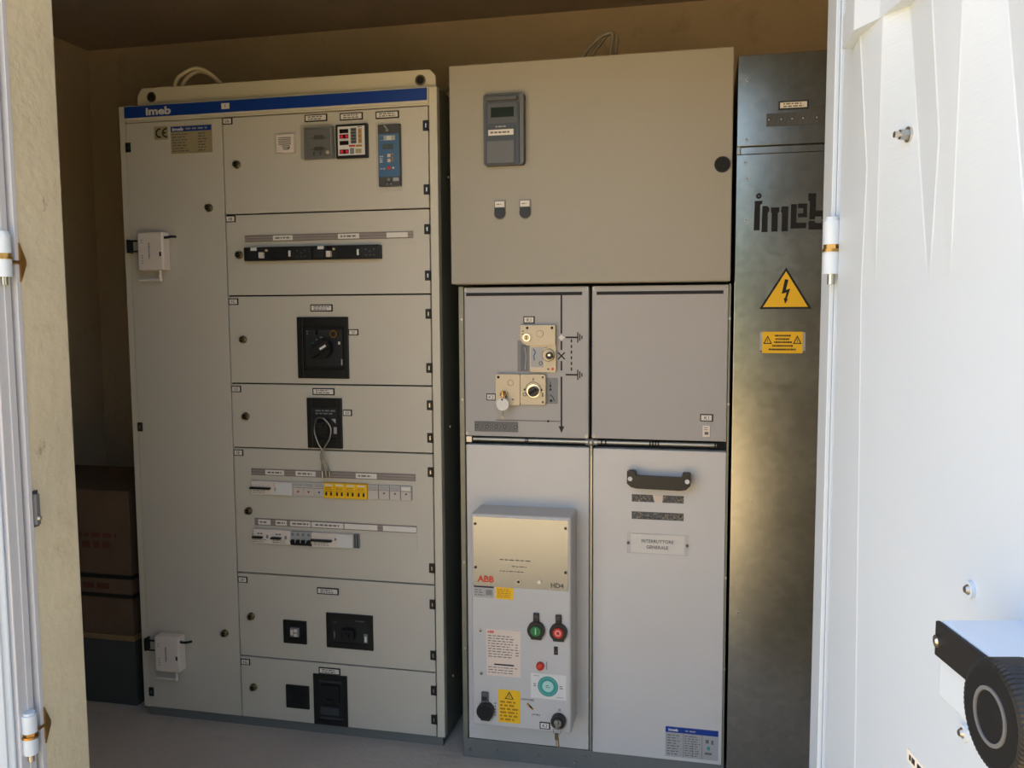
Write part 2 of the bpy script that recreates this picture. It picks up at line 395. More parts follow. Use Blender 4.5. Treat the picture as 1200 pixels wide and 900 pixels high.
for r0, r1, p in ((.0200, .0172, .1135),):
    vs = []; 
    for i in range(40):
        t = 2*math.pi*i/40; vs += [(KU+r0*math.cos(t), p, KZ+r0*math.sin(t)), (KU+r1*math.cos(t), p, KZ+r1*math.sin(t)), (KU+r1*math.cos(t), p-.002, KZ+r1*math.sin(t)), (KU+r0*math.cos(t), p-.002, KZ+r0*math.sin(t))]
    kn.add(vs, [(4*i+j, 4*((i+1) % 40)+j, 4*((i+1) % 40)+(j+1) % 4, 4*i+(j+1) % 4) for i in range(40) for j in range(4)], 'relay_light')
build('door_knob', dxf(kn), lc, 'round black ribbed knob')

# left door frame post (trim_2) and left leaf (door_2)
lp = MB()
lp.box(.60, .6835, -1.2625, -1.2285, -.10, 2.238, 'door_frame', .002)
lp.box(.60, .676, -1.2285, -1.2215, -.10, 2.238, 'frame_dark')
lp.box(.6790, .6925, -1.2225, -1.2130, -.10, 2.238, 'door_frame', .001)
lp.box(.6835, .6865, -1.2440, -1.2300, -.10, 2.238, 'door_frame', .001)
tr2 = struct('trim_2', lp, None, 'grey steel frame post beside the cream concrete edge', 'door frame')
hingeset(.6905, -1.2465, (1.4835, .633), tr2, .0125)
for z in (1.4735, .6345):
    p = MB(); vs = [(.692, -1.2155, z-.034), (.692, -1.2155, z+.034), (.692, -1.2020, z+.004), (.692, -1.2020, z-.004)]
    vs2 = [(x+.004, y, q) for x, y, q in vs]; p.add(vs+vs2, [(0, 1, 2, 3), (7, 6, 5, 4), (0, 1, 5, 4), (1, 2, 6, 5), (2, 3, 7, 6), (3, 0, 4, 7)], 'brass')
    p.cyl((.693, -1.24, z), (.693, -1.205, z), .003, 'brass', 10)
    build('hinge_wing', p, tr2, 'pointed brass hinge wing')
ct = MB(); ct.box(.6905, .699, -1.2125, -1.2035, 1.006, 1.062, 'relay_light', .001); ct.sphere((.699, -1.208, 1.018), .005, 'steel'); ct.box(.6905, .6925, -1.2140, -1.2005, 1.002, 1.068, 'relay_dark')
build('strike_plate', ct, tr2, 'small grey strike plate on the concrete edge')
dl = MB(); dl.box(-.036, 0, -.68, 0, -.06, 2.20, 'door_white', .003); dl.box(0, .005, -.665, -.012, -.03, 2.17, 'door_white', .002)
dl.xf(Matrix.Translation((.6790, -1.2690, 0)) @ Matrix.Rotation(ra(-52), 4, 'Z'))
struct('door_2', dl, None, 'edge of the open left door leaf at the picture edge', 'door')

# ------------------------------------------------------------------ shared small parts
LOGO = [[(115, 222), (212, 222), (210, 262), (185, 275), (185, 610), (108, 610)],
        [(215, 292), (275, 292), (303, 320), (303, 365), (285, 380), (285, 635), (207, 635)],
        [(325, 315), (432, 315), (432, 375), (413, 385), (413, 632), (335, 632), (335, 385), (325, 375)],
        [(460, 305), (545, 305), (545, 630), (465, 630), (465, 385), (450, 375)],
        [(580, 280), (652, 280), (652, 525), (775, 525), (775, 598), (578, 598)],
        [(668, 275), (782, 275), (782, 455), (668, 455), (668, 405), (735, 400), (735, 335), (668, 330)],
        [(795, 145), (893, 145), (893, 370), (1110, 370), (1110, 485), (970, 485), (970, 450), (885, 450), (885, 485), (815, 485), (815, 250), (795, 235)],
        [(805, 505), (885, 505), (885, 535), (970, 535), (970, 505), (1110, 505), (1110, 618), (805, 618)]]
def logo(mb, x0, z0, wd, y0, y1, m):                # the large stencil lettering, letters cut by bridges
    k = wd/1005.0
    for p in LOGO: mb.prism([(x0+(a-105)*k, z0+(635-b)*k) for a, b in p], y0, y1, m)
    mb.ring(x0+60*k, z0+478*k, y0, y1, 37*k, 10*k, m, 20)
def latch(x, z, y, parent):
    b = MB(); b.disc(x, z, y-.004, y, .0125, 'latch_metal', 24); b.disc(x, z, y-.014, y-.004, .0095, 'latch_metal', 24); b.disc(x, z, y-.0144, y-.014, .0065, 'black', 20)
    b.box(x-.006, x+.006, y-.0155, y-.0144, z-.0015, z+.0015, 'latch_metal')
    build('latch', b, parent, 'small metal quarter-turn lock')
def hinge(x, z, y, parent, h=.030):
    b = MB(); b.box(x-.0075, x+.0085, y-.004, y+.006, z-h/2, z+h/2, 'black', .001); b.box(x+.0005, x+.0045, y-.0055, y-.004, z-.006, z+.006, 'chrome'); b.cyl((x+.008, y-.002, z-h/2), (x+.008, y-.002, z+h/2), .003, 'black', 10)
    build('hinge', b, parent)
def tagplate(txt, cx, cz, y, parent, wd=.034, h=.021, name='tag'):
    b = MB(); b.box(cx-wd/2, cx+wd/2, y-.002, y, cz-h/2, cz+h/2, 'black', .0006); b.box(cx-wd/2+.003, cx+wd/2-.004, y-.0026, y-.002, cz-h/2+.003, cz+h/2-.003, 'paper')
    b.text(txt, cx, cz, h*.46, y-.0026, 'ink'); return build(name, b, parent, 'black-edged white tag reading '+txt)
def labelholder(cx, cz, y, parent, seed, wd=.075, h=.022):
    b = MB(); b.box(cx-wd/2, cx+wd/2, y-.003, y, cz-h/2, cz+h/2, 'black', .0008); b.box(cx-wd/2+.004, cx+wd/2-.004, y-.0036, y-.003, cz-h/2+.0035, cz+h/2-.0035, 'paper')
    b.scribble(cx-wd*.34, cx+wd*.38, cz-h*.30, cz+h*.30, 2, y-.0036, 'ink_grey', .5, seed); return build('label_holder', b, parent)

# ------------------------------------------------------------------ left switchboard
Y0 = -.004
lv = thing('switchboard_cabinet', (.54, .25, 0), 'wide beige switchboard cabinet with a blue top stripe and seven stacked doors', 'switchboard')
b = MB(); b.box(0, 1.08, .02, .50, .034, 2.052, 'paint_frame', .002); b.box(0, .0245, 0, .03, .034, 2.052, 'paint_frame', .002); b.box(1.0545, 1.08, 0, .03, .034, 2.052, 'paint_frame', .002)
b.box(.0245, 1.0545, .001, .03, 1.999, 2.052, 'paint_frame', .001); b.box(.0245, 1.0545, .013, .021, .036, 1.999, 'gap_shade')  # dark sheet behind the doors paints the shade of their gaps
b.sphere((1.0820, .09, .20), .005, 'chrome'); b.sphere((1.0820, .10, 1.80), .005, 'chrome'); b.sphere((1.0820, .09, 1.02), .005, 'chrome')
build('body', b, lv)
build('side_panel', MB().box(1.0785, 1.0815, .024, .50, .036, 2.050, 'side_shade', .0008), lv, 'right side panel with its shade painted in dark grey')
build('plinth', MB().box(.01, 1.07, .012, .49, 0, .034, 'plinth_grey', .001), lv, 'low dark grey plinth')
r = MB(); pts = [(.052, 2.052), (.052, 2.088), (.068, 2.112), (1.050, 2.110), (1.068, 2.090), (1.068, 2.052)]
r.prism(pts, .028, .034, 'paint_frame'); r.box(.052, 1.068, .034, .05, 2.052, 2.058, 'paint_frame')
rail = build('lifting_rail', r, lv)
for x, z in ((.104, 2.083), (1.020, 2.080)):
    e = MB(); e.ring(x, z, .0262, .029, .0165, .0115, 'latch_metal'); e.disc(x, z, .0272, .029, .0125, 'black_matt'); build('eyelet', e, rail)
hs = MB(); hs.box(.0245, 1.0545, -.005, .002, 2.004, 2.0515, 'paint_frame', .001); hs.box(.0255, 1.051, -.0062, -.005, 2.0125, 2.0485, 'blue')
hd = build('header_strip', hs, lv, 'bright blue stripe on a pale rail')
lg = MB(); lg.text('*imeb', .1495, 2.0300, .0250, -.0062, 'white', .090); build('logo', lg, hd, 'white imeb lettering')
nt_ = MB(); nt_.box(.3745, .4015, -.0082, -.0062, 2.0225, 2.0400, 'paper'); nt_.text('1', .388, 2.031, .010, -.0082, 'ink'); build('number_tag', nt_, hd)

td = build('door', MB().box(.0260, .3705, Y0, .012, .0375, 1.9960, 'paint_lv', .0015), lv, 'tall narrow left-hand door')
latch(.318, 1.718, Y0, td); latch(.321, .320, Y0, td)
for z in (1.920, 1.006, .091): hinge(.0325, z, Y0, td)
ce = MB(); ce.rrect(.131, .180, 1.939, 1.981, .005, Y0-.0015, Y0, 'rating_metal')
for cx in (.1485, .1720): ce.ring(cx+.003, 1.960, Y0-.0023, Y0-.0015, .0148, .0108, 'ink', 20, ra(75), ra(285))
ce.box(.1625, .1735, Y0-.0023, Y0-.0015, 1.958, 1.962, 'ink'); build('ce_plate', ce, td, 'metal plate with the CE mark')
rp = MB(); rp.box(.190, .337, Y0-.0015, Y0, 1.892, 1.979, 'rating_metal', .0004); rp.box(.192, .335, Y0-.0021, Y0-.0015, 1.9610, 1.977, 'blue')
rp.text('*imeb', .217, 1.9690, .0105, Y0-.0021, 'white', .040); rp.scribble(.245, .325, 1.9625, 1.9755, 1, Y0-.0021, 'grey_light', .35, 3)
rp.scribble(.196, .255, 1.896, 1.957, 7, Y0-.0015, 'ink_grey', .35, 4); rp.scribble(.288, .318, 1.896, 1.957, 7, Y0-.0015, 'ink_grey', .4, 5)
build('rating_plate', rp, td, 'metal rating plate with a blue imeb heading')

ZL = [1.9974, 1.6941, 1.4371, 1.1561, .9467, .5305, .2471, .0355]
LT = [(.421, 1.849), (.419, 1.567), (.423, 1.298), (.424, 1.050), (.423, .739), (.420, .385), (.420, .143)]
HG = [(1.938, 1.750), (1.632, 1.493), (1.377, 1.212), (1.097, .996), (.889, .585), (.469, .304), (.189, .094)]
TZ = [1.985, 1.681, 1.419, 1.138, .930, .507, .227]
doors = []
for i in range(7):
    d = build('door', MB().box(.3750, 1.0520, Y0, .012, ZL[i+1]+.0022, ZL[i]-.0022, 'paint_lv', .0015), lv, 'wide compartment door marked 1'+'ABCDEFG'[i])
    doors.append(d); latch(LT[i][0], LT[i][1], Y0, d)
    for z in HG[i]: hinge(1.0445, z, Y0, d)
    tagplate('1'+'ABCDEFG'[i], .3925, TZ[i], Y0, d)
for k, cx in enumerate((.693, .809, .925)): labelholder(cx, 1.979-.0015*k, Y0, doors[0], 11+k)
labelholder(.696, 1.397, Y0, doors[2], 21); labelholder(.696, 1.134, Y0, doors[3], 22); labelholder(.694, .488, Y0, doors[5], 23); labelholder(.693, .222, Y0, doors[6], 24)
tagplate('Q1', .801, 1.321, Y0, doors[2], .033, .019); tagplate('Q2', .775, 1.068, Y0, doors[3], .031, .020)

# 1A instruments
bz = MB(); bz.box(.562, .624, -.019, Y0, 1.876, 1.934, 'white_plastic', .003)
for i in range(8): bz.box(.574+.002*i if i > 4 else .572, .614 if i < 5 else .614-.004*(i-4), -.0196, -.019, 1.9205-.005*i, 1.9230-.005*i, 'ink_grey')
bz.line(.603, 1.886, .610, 1.893, .003, -.0200, -.019, 'ink'); build('buzzer', bz, lv, 'small white square sounder with a slotted grille')
me_ = MB(); me_.box(.653, .754, -.012, Y0, 1.853, 1.952, 'grey_mid', .003); me_.box(.664, .744, -.0135, -.012, 1.862, 1.944, 'relay_light', .002)
for (x0, x1, z0, z1) in ((.690, .720, 1.912, 1.925), (.690, .720, 1.878, 1.890)): me_.box(x0, x1, -.017, -.0135, z0, z1, 'ink', .001); me_.box(x0-.012, x1+.012, -.0142, -.0135, z0+.004, z0+.006, 'ink')
for x in (.687, .709): me_.box(x-.002, x+.002, -.0142, -.0135, 1.864, 1.874, 'ink'); me_.box(x-.005, x+.005, -.0142, -.0135, 1.8725, 1.875, 'ink')
me_.disc(.733, 1.872, -.0165, -.0135, .005, 'cream')
mo = build('earth_leakage_relay', me_, lv, 'grey relay behind a smoked clear cover')
cv = MB(); cv.box(.6515, .7555, -.034, -.0125, 1.8515, 1.9535, 'smoked', .004); build('cover', cv, mo, 'smoked transparent cover')
dm = MB(); dm.box(.762, .864, -.020, Y0, 1.851, 1.952, 'black', .002); dm.box(.770, .857, -.0208, -.020, 1.859, 1.945, 'white')
Zs = (1.925, 1.909, 1.890, 1.864)
for z, mm in zip(Zs, ('display_off', 'display_red', 'display_off', 'display_red')):
    dm.box(.776, .805, -.0214, -.0208, z, z+.0125, 'display_off')
    if mm == 'display_red': dm.box(.778, .787, -.0219, -.0214, z+.002, z+.0105, mm); dm.box(.795, .803, -.0217, -.0214, z+.002, z+.0105, mm)
dm.box(.812, .831, -.0214, -.0208, 1.893, 1.940, 'grey_mid')
for i in range(5): dm.box(.814, .829, -.0219, -.0214, 1.895+.009*i, 1.901+.009*i, 'relay_dark')
dm.box(.836, .848, -.0214, -.0208, 1.893, 1.938, 'rating_metal')
for i in range(3): dm.box(.838, .846, -.0219, -.0214, 1.896+.014*i, 1.905+.014*i, 'yellow_dark')
dm.box(.806, .826, -.0214, -.0208, 1.884, 1.889, 'red'); dm.box(.828, .848, -.0214, -.0208, 1.883, 1.889, 'yellow_dark')
dm.box(.809, .822, -.0214, -.0208, 1.862, 1.880, 'grey_mid'); dm.box(.827, .846, -.0214, -.0208, 1.864, 1.877, 'rating_metal'); dm.scribble(.835, .852, 1.940, 1.9445, 1, -.0208, 'ink', .5, 8)
build('multimeter', dm, lv, 'black framed digital network meter with red displays')
rl = MB(); rl.box(.897, .968, -.016, Y0, 1.762, 1.946, 'black', .002); rl.box(.899, .9655, -.018, -.016, 1.790, 1.918, 'relay_blue', .001)
rl.box(.906, .953, -.0186, -.018, 1.898, 1.912, 'grey_light'); rl.box(.906, .917, -.0190, -.0186, 1.899, 1.911, 'relay_blue'); rl.box(.927, .941, -.0190, -.0186, 1.899, 1.911, 'white')
rl.box(.913, .946, -.0186, -.018, 1.872, 1.887, 'display_blue'); rl.scribble(.903, .914, 1.832, 1.854, 4, -.018, 'white', .5, 31); rl.scribble(.904, .922, 1.811, 1.818, 1, -.018, 'grey_light', .6, 32)
for x, z in ((.933, 1.853), (.933, 1.838)): rl.rrect(x-.005, x+.005, z-.005, z+.005, .002, -.0195, -.018, 'cream')
for z in (1.856, 1.846, 1.838): rl.disc(.944, z, -.0195, -.018, .0028, 'yellow_dark', 12)
rl.rrect(.926, .939, 1.811, 1.821, .004, -.0195, -.018, 'red'); rl.disc(.946, 1.816, -.0195, -.018, .003, 'white', 12); rl.rrect(.944, .962, 1.777, 1.787, .002, -.0175, -.016, 'grey_light'); rl.disc(.930, 1.782, -.0175, -.016, .0045, 'grey_mid', 16)
rl.disc(.928, 1.928, -.019, -.016, .0045, 'grey_mid', 16); rl.disc(.925, 1.769, -.018, -.016, .003, 'chrome', 12); rl.disc(.938, 1.769, -.018, -.016, .003, 'chrome', 12); rl.line(.918, 1.943, .926, 1.934, .003, -.0175, -.016, 'grey_light')
ro = build('protection_relay', rl, lv, 'tall blue protection relay in a black frame')
cv = MB(); cv.box(.8955, .9715, -.032, -.0045, 1.748, 1.949, 'clear', .004); build('cover', cv, ro, 'clear transparent cover')

# 1B moulded case breakers in a row, label strip above
def strip(x0, x1, z0, z1, tags_, parent, seed, slope=0):
    b = MB(); b.box(x0, x1, -.007, Y0, z0, z1, 'strip_grey', .0008); h = z1-z0
    b.box(x0, x1, -.0082, -.007, z0+h*.42, z0+h*.56, 'strip_dark'); b.box(x0, x1, -.0085, -.007, z1-h*.16, z1, 'strip_dark'); b.box(x0, x1, -.0085, -.007, z0, z0+h*.14, 'strip_dark')
    o = build('label_strip', b, parent)
    for i, (a, c, printed) in enumerate(tags_):
        t = MB(); t.box(a, c, -.0092, -.0085, z0+h*.12, z1-h*.12, 'paper')
        if printed: t.scribble(a+(c-a)*.12, c-(c-a)*.08, z0+h*.30, z1-h*.30, 1, -.0092, 'ink_grey', .55, seed+i)
        build('insert_label', t, o)
    return o
strip(.441, 1.001, 1.607, 1.627, ((.539, .606, 1), (.758, .828, 1), (.917, .985, 0)), doors[1], 40)
bf = MB(); bf.box(.905, 1.010, -.0052, Y0, 1.543, 1.590, 'paint_lv', .0004); build('blanking_cover', bf, doors[1], 'thin blanking cover strip')
for k in range(2):
    x = .448+.2265*k; b = MB(); b.box(x, x+.2265, -.030, Y0, 1.546, 1.588, 'black', .002); b.box(x+.090, x+.150, -.034, -.030, 1.551, 1.583, 'black_matt', .001)
    b.box(x+.012, x+.045, -.033, -.030, 1.551, 1.582, 'dark_inner', .001); b.box(x+.168, x+.2225, -.0315, -.030, 1.549, 1.585, 'dark_inner')
    b.box(x+.058, x+.072, -.044, -.030, 1.553, 1.571, 'white_plastic', .001); b.box(x+.026, x+.046, -.0345, -.030, 1.577, 1.587, 'white', .0008)
    b.box(x+.058, x+.074, -.036, -.030, 1.573, 1.586, 'display_off' if k else 'dark_inner', .001); b.disc(x+.080, 1.577, -.036, -.030, .0035, 'cream', 12)
    b.box(x+.155, x+.161, -.0345, -.030, 1.557, 1.575, 'white', .0005)
    for i in range(3): b.disc(x+.183+.013*i, 1.574-.006*(i % 2), -.0325, -.0315, .0025, 'relay_grey', 10); b.box(x+.181+.013*i, x+.186+.013*i, -.0319, -.0315, 1.555, 1.558, 'relay_grey')
    build('circuit_breaker', b, lv, 'black breaker with white switch tabs in the upper row')
# 1C rotary breaker
p = MB()
x0, x1, z0, z1 = .613, .785, 1.176, 1.369
for bx in ((x0, .633, z0, z1), (.770, x1, z0, z1), (.633, .770, z0, 1.205), (.633, .770, 1.339, z1)): p.box(bx[0], bx[1], -.012, Y0, bx[2], bx[3], 'black', .0015)
p.box(.632, .771, Y0-.0005, Y0+.002, 1.204, 1.340, 'black_matt'); p.box(.640, .764, -.010, Y0, 1.213, 1.331, 'dark_inner', .002)
p.scribble(.645, .650, 1.312, 1.328, 2, -.010, 'grey_mid', .4, 51); p.box(.676, .683, -.0106, -.010, 1.314, 1.328, 'display_off'); p.box(.664, .671, -.0106, -.010, 1.285, 1.290, 'green'); p.box(.676, .681, -.0106, -.010, 1.296, 1.300, 'grey_mid'); p.box(.690, .700, -.0106, -.010, 1.303, 1.307, 'grey_mid')
p.disc(.741, 1.316, -.022, -.010, .013, 'brass', 20); p.disc(.741, 1.316, -.0225, -.022, .008, 'black', 16); p.box(.752, .758, -.0125, -.010, 1.283, 1.292, 'white')
p.box(.760, .764, -.0106, -.010, 1.219, 1.237, 'grey_light')
rb = build('rotary_breaker', p, lv, 'large black breaker frame with rotary handle')
kb = MB(); kb.disc(.706, 1.270, -.040, -.010, .030, 'black_matt', 32)
kx, kz, a = .706, 1.270, ra(30)
kb.line(kx-.036*math.cos(a), kz-.036*math.sin(a), kx+.036*math.cos(a), kz+.036*math.sin(a), .024, -.056, -.040, 'black'); kb.line(kx+.004, kz+.000, kx+.024, kz+.012, .007, -.0565, -.056, 'white')
build('rotary_handle', kb, rb, 'black rotary handle with a white pointer')
# 1D breaker with locking wire
p = MB(); x0, x1, z0, z1 = .640, .758, .954, 1.114
for bx in ((x0, .658, z0, z1), (.744, x1, z0, z1), (.658, .744, z0, .986), (.658, .744, 1.084, z1)): p.box(bx[0], bx[1], -.012, Y0, bx[2], bx[3], 'black', .0015)
p.box(.657, .745, -.008, Y0, .985, 1.085, 'dark_inner'); p.box(.680, .718, -.034, -.008, 1.000, 1.046, 'black_matt', .004); p.box(.690, .708, -.048, -.034, 1.026, 1.042, 'black', .002)
p.scribble(.668, .738, 1.060, 1.078, 2, -.008, 'grey_mid', .5, 55); p.prism([(.722, 1.048), (.736, 1.048), (.736, 1.034)], -.0095, -.008, 'grey_light'); p.box(.729, .739, -.0095, -.008, 1.001, 1.022, 'grey_light'); p.disc(.672, 1.036, -.012, -.008, .004, 'cream', 12)
build('lever_breaker', p, lv, 'small black breaker with a wire looped through it')
# 1E modular rows
strip(.438, .997, .859, .880, ((.488, .554, 1), (.594, .663, 1), (.800, .870, 1)), doors[4], 60)
def dinframe(x0, x1, z0, z1, yy):
    return MB().box(x0, x1, yy, Y0, z0, z1, 'window_plastic', .001)
b = MB(); b.box(.443, .585, -.020, Y0, .798, .842, 'white_plastic', .0015); b.box(.441, .512, -.032, -.020, .817, .823, 'black', .0008); b.scribble(.448, .500, .801, .814, 2, -.020, 'ink_grey', .3, 61); b.box(.524, .530, -.0215, -.020, .812, .824, 'grey_light'); b.scribble(.520, .530, .827, .838, 2, -.020, 'red', .25, 62)
b.box(.530, .585, -.0225, -.020, .800, .838, 'white', .001); build('modular_breaker', b, lv, 'white four-pole modular breaker in the middle row')
for i in range(3):
    x = .586+.0363*i; b = MB(); b.box(x+.0005, x+.0358, -.014, Y0, .798, .843, 'window_plastic', .001); b.box(x+.001, x+.0353, -.0146, -.014, .824, .8255, 'strip_dark'); b.box(x+.003, x+.033, -.0150, -.014, .829, .839, 'grey_light'); b.disc(x+.018, .812, -.0155, -.014, .003, 'red' if i != 2 else 'blue', 12)
    build('fuse_holder', b, lv, 'pale fuse holder left of the yellow switches')
for i in range(4):
    x = .695+.0365*i; b = MB(); b.box(x+.0003, x+.0362, -.022, Y0, .797, .845, 'yellow', .0012); b.box(x+.006, x+.030, -.0228, -.022, .836, .841, 'paper'); b.scribble(x+.006, x+.030, .823, .833, 2, -.022, 'yellow_dark', .45, 63+i)
    for q in (.008, .024): b.box(x+q, x+q+.005, -.026, -.022, .806, .817, 'ink', .0008)
    b.box(x+.004, x+.032, -.0226, -.022, .819, .8205, 'yellow_dark'); build('time_switch', b, lv, 'bright yellow module in the middle row')
for i in range(4):
    x = .841+.0363*i; b = MB(); b.box(x+.0005, x+.0358, -.014, Y0, .798, .843, 'window_plastic', .001); b.box(x+.001, x+.0353, -.0146, -.014, .826, .8275, 'strip_dark'); b.box(x+.0345, x+.0358, -.0146, -.014, .800, .842, 'strip_dark'); b.box(x+.003, x+.032, -.0150, -.014, .829, .840, 'paper' if i == 3 else 'grey_light')
    if i: b.disc(x+.018, .818, -.0155, -.014, .003, 'ink_grey', 12)
    build('fuse_holder', b, lv, 'pale fuse holder right of the yellow switches')
strip(.444, .998, .694, .716, ((.458, .501, 1), (.519, .558, 1), (.570, .641, 1), (.645, .754, 1), (.758, .869, 0), (.888, .998, 0)), doors[4], 70)
for i, (x0, x1) in enumerate(((.445, .510), (.510, .575))):
    b = MB(); b.box(x0, x1, -.020, Y0, .637, .684, 'white_plastic', .0015); b.box(x0+.000, x0+.034, -.032, -.020, .655, .661, 'black', .0008); b.scribble(x0+.003, x0+.050, .640, .652, 2, -.020, 'ink_grey', .3, 71+i); b.scribble(x0+.014, x0+.034, .667, .673, 1, -.020, 'ink', .5, 73); b.box(x0+.046, x0+.052, -.0215, -.020, .655, .666, 'grey_mid')
    build('modular_breaker', b, lv, 'white two-pole modular breaker in the lower row')
for i in range(4):
    x = .575+.0185*i; b = MB(); b.box(x+.0003, x+.0182, -.018, Y0, .637, .682, 'grey_light', .001); b.box(x+.0003, x+.0182, -.020, Y0, .637, .645, 'black', .0008); b.box(x+.004, x+.014, -.030, -.018, .645, .656, 'black_matt', .001); b.box(x+.003, x+.012, -.0186, -.018, .668, .677, 'grey_mid')
    build('fuse_switch', b, lv, 'grey fuse switch with a black toggle')
b = MB(); b.box(.649, .789, -.020, Y0, .636, .682, 'white_plastic', .0015); b.box(.649, .721, -.032, -.020, .656, .662, 'black', .0008); b.scribble(.655, .712, .640, .653, 2, -.020, 'ink_grey', .3, 76); b.box(.728, .734, -.0215, -.020, .660, .668, 'grey_mid'); b.scribble(.768, .780, .671, .677, 1, -.020, 'ink_grey', .5, 77); b.box(.736, .788, -.0225, -.020, .638, .680, 'white', .001)
build('modular_breaker', b, lv, 'white four-pole modular breaker in the lower row')
b = MB(); b.box(.789, .808, -.014, Y0, .637, .682, 'grey_mid', .001); b.box(.793, .797, -.0146, -.014, .638, .681, 'relay_dark'); b.box(.801, .806, -.0146, -.014, .638, .681, 'relay_dark'); build('end_cover', b, lv, 'dark grey ribbed end cover')
bf = MB(); bf.box(.812, 1.000, -.0052, Y0, .637, .684, 'paint_lv', .0004); build('blanking_cover', bf, doors[4], 'thin blanking cover strip')
# 1F, 1G
def frame_dev(x0, x1, z0, z1, t, name, label):
    p = MB(); 
    for bx in ((x0, x0+t, z0, z1), (x1-t, x1, z0, z1), (x0+t, x1-t, z0, z0+t), (x0+t, x1-t, z1-t, z1)): p.box(bx[0], bx[1], -.010, Y0, bx[2], bx[3], 'black', .0015)
    p.box(x0+t-.001, x1-t+.001, -.0055, Y0, z0+t-.001, z1-t+.001, 'dark_inner'); return p
p = frame_dev(.535, .617, .305, .383, .018, 0, 0); p.box(.562, .592, -.016, -.0055, .330, .360, 'grey_mid', .002); p.box(.565, .573, -.020, -.016, .337, .355, 'white_plastic', .001); p.box(.577, .588, -.020, -.016, .347, .357, 'white_plastic', .001); p.box(.577, .588, -.020, -.016, .333, .343, 'white_plastic', .001)
build('auxiliary_switch', p, lv, 'square black switch frame with white keys')
p = frame_dev(.687, .847, .303, .418, .018, 0, 0); p.box(.745, .787, -.030, -.0055, .340, .372, 'black_matt', .003); p.box(.757, .775, -.042, -.030, .348, .364, 'black', .002); p.box(.815, .828, -.008, -.0055, .326, .356, 'grey_mid', .001); p.box(.818, .825, -.0090, -.008, .330, .348, 'white'); p.box(.712, .715, -.006, -.0055, .335, .357, 'grey_mid'); p.box(.712, .722, -.006, -.0055, .385, .388, 'relay_grey'); p.box(.786, .818, -.0065, -.0055, .394, .398, 'relay_grey')
build('moulded_breaker', p, lv, 'wide black breaker frame with a lever')
p = frame_dev(.538, .620, .086, .164, .020, 0, 0); p.box(.564, .594, -.012, -.0055, .112, .138, 'black_matt', .002); build('blank_switch', p, lv, 'square black frame low on the cabinet')
p = frame_dev(.636, .754, .040, .210, .016, 0, 0)
for z0, z1 in ((.118, .178),): p.box(.662, .728, -.016, -.0055, z0, z1, 'black_matt', .003)
p.box(.662, .728, -.018, -.0055, .078, .104, 'relay_dark', .003); p.box(.656, .734, -.008, -.0055, .060, .066, 'relay_dark'); p.box(.656, .734, -.008, -.0055, .184, .189, 'relay_dark'); p.box(.680, .710, -.024, -.016, .120, .132, 'black', .002)
build('moulded_breaker', p, lv, 'tall black breaker frame at the very bottom')

# ------------------------------------------------------------------ wireless boxes on the tall door
def wbox(z, label, cx=.1290):
    t = thing('wireless_transmitter', (cx, -.03, z), label, 'wireless box')
    b = MB(); b.box(cx-.046, cx+.046, -.050, -.0085, z, z+.122, 'white_plastic', .006, 3); b.scribble(cx-.005, cx+.001, z+.036, z+.088, 11, -.050, 'ink_grey', .6, 80); b.scribble(cx-.030, cx-.024, z+.020, z+.050, 4, -.050, 'ink_grey', .3, 81); b.scribble(cx-.032, cx-.026, z+.085, z+.100, 2, -.050, 'ink_grey', .3, 82); b.box(cx+.034, cx+.041, -.0515, -.050, z+.044, z+.058, 'black', .001)
    build('case', b, t)
    a = MB(); a.cyl((cx+.022, -.032, z+.002), (cx+.022, -.032, z-.030), .0048, 'white_plastic', 14); a.sphere((cx+.022, -.032, z-.030), .0062, 'white_plastic'); a.cyl((cx+.022, -.032, z-.030), (cx-.054, -.034, z-.030), .0042, 'white_plastic', 14, r2=.0034)
    build('antenna', a, t, 'white bent antenna')
    c = MB(); c.tube([(cx+.040, -.036, z+.104), (cx+.058, -.040, z+.104), (cx+.074, -.040, z+.106), (cx+.083, -.030, z+.106)], .0042, 'black'); build('plug', c, t, 'short black plug')
    s = MB(); s.box(cx-.098, cx-.044, -.030, -.026, z+.093, z+.099, 'black', .001); s.box(cx-.098, cx-.044, -.030, -.026, z+.060, z+.065, 'black', .001); s.box(cx-.099, cx-.092, -.030, -.0045, z+.058, z+.101, 'black', .001); s.box(cx-.046, cx+.03, -.0105, -.0042, z+.02, z+.10, 'black')
    build('bracket', s, t, 'black mounting bracket')
wbox(1.521, 'white wireless box with bent antenna high on the tall left door')
wbox(.186, 'white wireless box with bent antenna near the foot of the tall left door')

# locking wire through the 1D breaker
t = thing('locking_wire', (.70, -.03, .88), 'thin steel wire loop hanging out of the small black breaker over door 1E', 'wire')
b = MB(); b.tube([(.672, -.020, 1.036), (.676, -.036, 1.010), (.688, -.038, .975), (.700, -.034, .950), (.712, -.032, .915), (.716, -.022, .884)], .0022, 'steel')
b.tube([(.672, -.020, 1.040), (.690, -.044, 1.054), (.716, -.052, 1.054), (.735, -.046, 1.026), (.728, -.040, .990), (.706, -.036, .955), (.697, -.030, .915), (.692, -.022, .882)], .0022, 'steel')
b.tube([(.703, -.034, .954), (.692, -.030, .935), (.698, -.028, .905), (.704, -.022, .884)], .0020, 'cable_grey')
build('loop', b, t)
b = MB(); b.cyl((.6925, -.022, .884), (.692, -.020, .858), .0032, 'chrome', 12); b.cyl((.716, -.022, .886), (.7175, -.019, .866), .0032, 'chrome', 12); b.cyl((.704, -.022, .886), (.705, -.020, .866), .003, 'steel', 12); build('ferrule', b, t, 'bright metal end ferrules')

